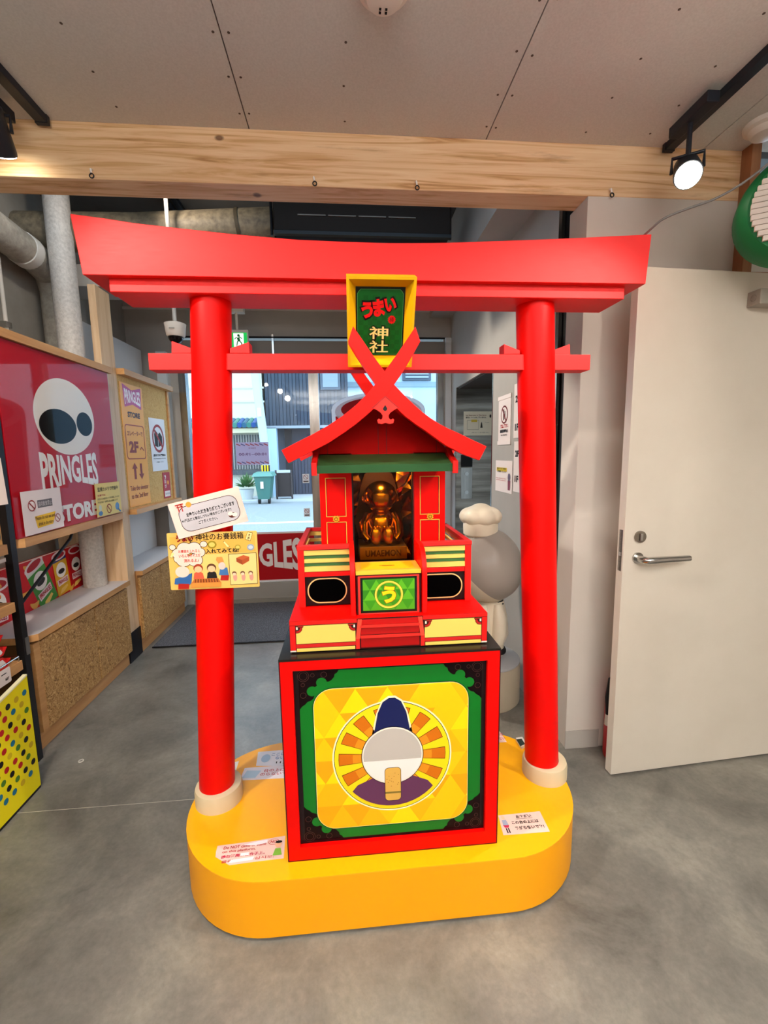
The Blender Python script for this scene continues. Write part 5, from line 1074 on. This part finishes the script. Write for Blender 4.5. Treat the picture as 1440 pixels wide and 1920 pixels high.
# fire extinguisher behind the door
fx_ = thing('fire_extinguisher', 'red fire extinguisher with black hose half hidden behind the open door', 'extinguisher', (1.205, 1.775, 0))
MB().lathe((1.205, 1.775, .0), [(.055, .0), (.058, .02), (.058, .30), (.045, .35), (.018, .375), (.018, .40)], 24).build('cylinder', mat('#B8101A', .3), fx_, smooth=True)
MB().tube([(1.195, 1.765, .40), (1.150, 1.762, .385), (1.140, 1.762, .30), (1.146, 1.762, .22)], .011, 10).build('hose', BLK, fx_, smooth=True)
MB().box(1.185, 1.225, 1.765, 1.785, .40, .425).build('valve', BLK, fx_); MB().tube([(1.146, 1.762, .22), (1.148, 1.762, .17)], [.012, .016], 10).build('nozzle', mat('#D9D0C6', .5), fx_)

# ------------------------------------------------------------ window graphics
FWn = front(4.224)
wbn = MB().prism(FWn, rect(-1.40, .192, .875, .672), 0, .003).build('window_banner', mat('#B00814', .4)); tag(wbn, 'wide red banner with white wordmark along the bottom of the shop window', 'banner')
for v0, v1 in ((.655, .672), (.192, .206)): MB().flat(FWn, rect(-1.40, v0, .875, v1), .0036).build('print', mat('#E6D8D4', .5), wbn)
text(wbn, FWn, 'PRINGLES', (-0.8405,0.4358)[0], (-0.8397,0.4514)[1], .78, .33, mat('#EFE4DE', .45), .035, .004, warp=lambda s, t: (s, t * (.62 + .38 * abs(s) * 2)))
cnp = thing('can_decal', 'giant snack can decal on the window glass behind the shrine roof', 'decal', (.1, 4.22, 1.4))
lc, ld = (0.3216,1.803), (0.761,1.8)
ru = abs(ld[0] - lc[0]); rv = .155
MB().prism(FWn, [(lc[0] - ru, lc[1] - .10), (lc[0] - ru, lc[1])] + [(lc[0] - ru * math.cos(i * .2244), lc[1] + rv * math.sin(i * .2244)) for i in range(1, 14)] + [(lc[0] + ru, lc[1]), (lc[0] + ru, lc[1] - .10), (lc[0] + ru * .93, lc[1] - .75), (lc[0] - ru * .93, lc[1] - .75)], 0, .002).build('white_border', decal('#E6E6EA'), cnp)
MB().flat(FWn, [(lc[0] - ru * .92, lc[1] - .06), (lc[0] + ru * .92, lc[1] - .06), (lc[0] + ru * .88, lc[1] - .74), (lc[0] - ru * .88, lc[1] - .74)], .0026).build('print', decal('#C2101C'), cnp)
MB().flat(FWn, circ(lc[0], lc[1] - .02, ru * .93, 36, rv * .95), .0030).build('print', decal('#D9CDD2'), cnp); MB().flat(FWn, circ(lc[0], lc[1], ru * .80, 36, rv * .72), .0034).build('print', decal('#B8141E'), cnp)
MB().flat(FWn, circ(lc[0] - ru * .3, lc[1] + .03, ru * .22, 20, .015), .0038).build('print', mat('#E6D8D8', .4), cnp)
for (x0, y0, x1, y1), lb in (((567, 888.5, 580, 906), 'small no smoking sticker higher on the window glass'), ((570, 952, 581, 969), 'small no smoking sticker lower on the window glass')):
    pass
for p0, p1, lb in (((-0.4084,1.129), (-0.3454,1.216), 'small ban sticker higher on the window glass beside the shrine'), ((-0.4084,0.809), (-0.35,0.8919), 'small ban sticker lower on the window glass beside the shrine')):
    o = MB().prism(FWn, rect(*p0, *p1), 0, .001).build('window_sticker', decal('#E8E2DE')); tag(o, lb, 'sticker')
    w_ = p1[0] - p0[0]; h_ = p1[1] - p0[1]; nosign(o, FWn, (p0[0] + p1[0]) / 2, p0[1] + h_ * .66, w_ * .36, .0016); MB().flat(FWn, rect(p0[0] + w_ * .12, p0[1] + h_ * .12, p1[0] - w_ * .12, p0[1] + h_ * .26), .0014).build('print', mat('#5A4A46', .5), o)
h0, h1 = (-1.004,1.31), (-0.708,1.516)
hs = MB().prism(FWn, rect(*h0, *h1), 0, .001).build('hours_sticker', decal('#CFC8DE')); tag(hs, 'lavender opening hours sticker read from behind through the window', 'sticker')
hw_, hh_ = h1[0] - h0[0], h1[1] - h0[1]; hc = (h0[0] + h1[0]) / 2
for fy in (.90, .10):
    for i in range(7):
        u = h0[0] + hw_ * (.08 + .14 * i); v = h0[1] + hh_ * fy
        MB().flat(FWn, [(u - .018, v + .012), (u + .020, v - .004), (u + .018, v - .014), (u - .020, v + .002)], .0016).build('print', mat(('#B05A66', '#6A6A9A')[i % 2 if i not in (0, 3) else 0], .5), hs)
text(hs, FWn, '10:00~19:00', hc, h0[1] + hh_ * .47, hw_ * .84, hh_ * .12, mat('#7A5A86', .5), .02, .0016, flip=True); text(hs, FWn, '営業時間', hc, h0[1] + hh_ * .74, hw_ * .22, hh_ * .06, mat('#9A6A86', .5), .01, .0016, flip=True)

# ------------------------------------------------------------ street outside
struct(MB().box(-9, 9, 4.32, 20, -.10, -.002).build('street', texmat('asphalt', [(.3, '#7E868A'), (.7, '#969EA2')], noise=40, rough=.9)))
struct(MB().box(-9, 9, (-1.88,9.246,0)[1] - .09, (-1.88,9.246,0)[1] + .09, -.002, .003).build('road_marking', mat('#F2F4F4', .7)))
struct(MB().box(-9, 9, (-2.659,13.23,0)[1] + .15, 20, -.002, .05).build('kerb', mat('#B9BEC0', .8)))
YB = 15.0
hb_ = thing('cream_house', 'cream rendered house with a tiled eave and slatted ground floor window across the street', 'building', (-3.2, YB, 0))
a0, a1 = (-4.065,4.982), (-2.567,2.312)
MB().box(a0[0] - 4, a1[0] - .06, YB, YB + 3, 0, 7).build('wall', mat('#C6C6B4', .8), hb_)
for yy in (727, 753, 783):
    z = (-2.986,3.552)[1] if yy == 727 else ((-3.01,3.115)[1] if yy == 753 else (-3.038,2.607)[1])
    MB().box(a0[0] - 4, a1[0], YB - .03, YB, z - .03, z + .03).build('cladding_joint', mat('#BFC4B2', .8), hb_)
te = (-3.552,2.404); tz = te[1]
for i in range(22):
    x = te[0] - 2.2 + i * .145
    MB().tube([(x, 14.45, tz - .07), (x, 14.75, tz + .02), (x, YB, tz + .12)], .085, 10).build('roof_tile', mat(('#2E5C74', '#3E7A6E', '#2A4E8A')[i % 3], .35), hb_, smooth=True)
MB().box(te[0] - 4, a1[0], 14.6, YB, tz - .30, tz - .16).build('eave', mat('#CFC9A8', .8), hb_)
w0, w1 = (-3.712,0.9425), (-2.554,2.054)
MB().box(w0[0] - 2.5, w1[0], YB - .05, YB, w0[1], w1[1]).build('window', mat('#6A6E72', .4), hb_)
for i in range(30): MB().box(w1[0] - .06 - i * .085, w1[0] - .025 - i * .085, YB - .10, YB - .05, w0[1], w1[1]).build('slat', mat('#8A8680', .6), hb_)
MB().box(w0[0] - 2.5, w1[0] + .05, YB - .2, YB, w0[1] - .18, w0[1] - .02).build('window_ledge', mat('#4A4E52', .6), hb_)
dk = thing('dark_house', 'dark boarded house front with a recessed entrance across the street', 'building', (-.5, YB, 0))
d0_, d1_ = (-2.535,2.254), (0.1338,4.15)
MB().box(d0_[0], d1_[0], 14.93, 16.9, d0_[1], 7).build('upper_wall', mat('#2A323C', .8), dk)
nb = 24; bw = (d1_[0] - d0_[0]) / nb
for i in range(nb): MB().box(d0_[0] + i * bw + .008, d0_[0] + (i + 1) * bw - .008, 14.90, 14.93, d0_[1] + .05, 7).build('board', mat('#3A4450' if i % 3 else '#333D49', .7), dk)
MB().box(d0_[0], d1_[0] + 3, 14.6, 14.93, d0_[1] - .02, d0_[1] + .06).build('ledge', mat('#8A949C', .6), dk)
MB().box(d0_[0], d1_[0] + 3, YB + .55, YB + .7, 0, d0_[1]).build('recess_wall', mat('#6F7F92', .8), dk)
p0_, p1_ = (-2.508,-0.1384), (-2.186,2.184)
MB().box(p0_[0], p1_[0], 14.6, 14.9, 0, d0_[1]).build('corner_post', mat('#A9C4D8', .7), dk)
q0_, q1_ = (-2.001,-0.0893), (-1.777,2.21); MB().box(q0_[0], q1_[0], 15.2, 15.4, 0, d0_[1]).build('door_post', mat('#2A2C30', .7), dk)
q0_, q1_ = (-1.822,-0.0936), (-0.84,1.776); e_ = MB().box(q0_[0], q1_[0], 15.25, 15.35, 0, d0_[1]).build('entrance_door', mat('#2E3440', .5), dk)
for i in range(9): MB().box(q0_[0] + i * (q1_[0] - q0_[0]) / 9 + .01, q0_[0] + (i + 1) * (q1_[0] - q0_[0]) / 9 - .01, 15.22, 15.25, 0, 1.75).build('board', mat('#394050', .6), e_)
v0_, v1_ = (-0.7481,3.463), (-0.1008,4.979)
wf = MB().box(v0_[0], v1_[0], 14.86, 14.90, v0_[1], v1_[1]).build('window', mat('#4E5A66', .3), dk); MB().box(v0_[0] + .08, v1_[0] - .08, 14.85, 14.86, v0_[1] + .08, v1_[1]).build('pane', mat('#7E8E9C', .15), wf)
pb_ = thing('pale_house', 'pale blue house with grey band and louvred window seen beyond the can decal', 'building', (2.5, 17, 0))
MB().box(d1_[0] - .1, 8, 17.0, 19, 0, 8).build('wall', mat('#A9C6D8', .8), pb_)
for y in (16.98,):
    z = (1.109,3.938)[1]; MB().box(d1_[0] - .1, 8, 16.94, 17, z - .09, z + .09).build('band', mat('#7E97A6', .7), pb_)
l0, l1 = (2.204,4.077), (3.273,4.521); lv = MB().box(l0[0], l1[0], 16.88, 17, l0[1], l1[1]).build('louvre_window', mat('#4A5866', .5), pb_)
for i in range(5): MB().box(l0[0] + .1, l1[0] - .1, 16.84, 16.88, l0[1] + .08 + i * .12, l0[1] + .14 + i * .12).build('slat', mat('#8FA3B2', .5), lv)
up = MB().tube([(-2.468,14.1,1.641), (-2.549,14.1,2.58), (-2.619,14.1,3.375), (-2.688,14.1,4.466), (-2.755,14.1,5.533)], .13, 16).build('utility_pole', mat('#AFC0C6', .7), smooth=True)
# the pole runs on down to the kerb
lo = (-2.468,14.1,1.641); up2 = MB().tube([lo, (lo[0] + .05, 14.1, 0)], .137, 16).build('pole_base', mat('#AFC0C6', .7), up, smooth=True)
tag(up, 'grey concrete utility pole leaning in front of the cream house', 'pole')
s0, s1 = (-2.612,2.55), (-2.504,2.801); MB().box(s0[0], s1[0], 13.92, 13.96, s0[1], s1[1]).build('number_plate', WHITE, up)
ys = thing('striped_guard', 'yellow and black striped guard plate on the pole above the green bin', 'guard', (-2.3, 13.9, 1))
t0, t1 = (-2.572,0.7805), (-2.324,1.086)
for i in range(6): MB().box(t0[0] + i * (t1[0] - t0[0]) / 6, t0[0] + (i + 1) * (t1[0] - t0[0]) / 6, 13.9, 13.92, 0 if i == 0 else t0[1], t1[1]).build('stripe', mat('#E8C41A' if i % 2 == 0 else '#1A1A16', .5), ys)
gb_ = thing('wheelie_bin', 'green wheeled rubbish bin at the kerb across the street', 'bin', (-2.4, 13.0, 0))
k0, k1 = (-2.597,0.1375), (-2.118,0.7944); bx0, bx1, bz1 = k0[0], k1[0], k1[1]
MB().loops([[(bx0 + .08, 12.85, .14), (bx1 - .08, 12.85, .14), (bx1 - .08, 13.3, .14), (bx0 + .08, 13.3, .14)], [(bx0, 12.8, bz1), (bx1, 12.8, bz1), (bx1, 13.4, bz1), (bx0, 13.4, bz1)]]).build('body', mat('#3E6E66', .5), gb_)
MB().loops([[(bx0 - .05, 12.74, bz1), (bx1 + .06, 12.74, bz1), (bx1 + .06, 13.45, bz1), (bx0 - .05, 13.45, bz1)], [(bx0, 12.8, bz1 + .09), (bx1, 12.8, bz1 + .09), (bx1, 13.4, bz1 + .12), (bx0, 13.4, bz1 + .12)]]).build('lid', mat('#5A8A80', .5), gb_)
for x in (bx0 + .10, bx1 - .10): MB().tube([(x - .03, 12.95, .10), (x + .03, 12.95, .10)], .10, 16).build('wheel', BLK, gb_)
MB().box((bx0 + bx1) / 2 - .06, (bx0 + bx1) / 2 + .02, 12.77, 12.80, .45, bz1 - .15).build('paper_label', WHITE, gb_)
ct = thing('roll_cart', 'dark folded roll cart standing beside the green bin', 'cart', (-1.9, 13.8, 0))
c0_, c1_ = (-2.111,0.016), (-1.656,0.853)
MB().box(c0_[0], c1_[0], 13.7, 13.95, .12, c1_[1]).build('cage', mat('#2E2A2C', .6), ct)
for x in (c0_[0], c1_[0]): MB().tube([(x, 13.68, .1), (x, 13.68, c1_[1] + .08)], .03, 8).build('upright', mat('#3A3436', .5), ct); MB().tube([(x - .02, 13.72, .06), (x + .02, 13.72, .06)], .06, 12).build('caster', BLK, ct)
MB().box(c0_[0], c1_[0], 13.67, 13.70, c1_[1], c1_[1] + .08).build('top_bar', mat('#B9C4CC', .5), ct)
pp = thing('potted_plant', 'bushy green plant in a pale pot at the foot of the cream house', 'plant', (-3.1, 13.9, 0))
o0 = (-3.056,0.1505)
MB().lathe((o0[0], 13.9, 0), [(.16, 0), (.22, .32), (.23, .36), (.20, .36)], 20).build('pot', mat('#B9BEBE', .7), pp)
lf = MB(); rnd = random.Random(9)
for i in range(140):
    a, e = rnd.uniform(0, 6.28), rnd.uniform(.1, 1.5); r = rnd.uniform(.15, .45); b = Vector((o0[0], 13.9, .42)); t = b + Vector((math.cos(a) * math.cos(e) * r, math.sin(a) * math.cos(e) * r, math.sin(e) * r * 1.1)); s = Vector((-math.sin(a), math.cos(a), .3)) * .04
    m_ = b.lerp(t, .6); lf.add([tuple(b.lerp(t, .3)), tuple(m_ + s), tuple(t), tuple(m_ - s)], [(0, 1, 2, 3)])
lf.build('foliage', mat('#4E7A48', .7), pp)
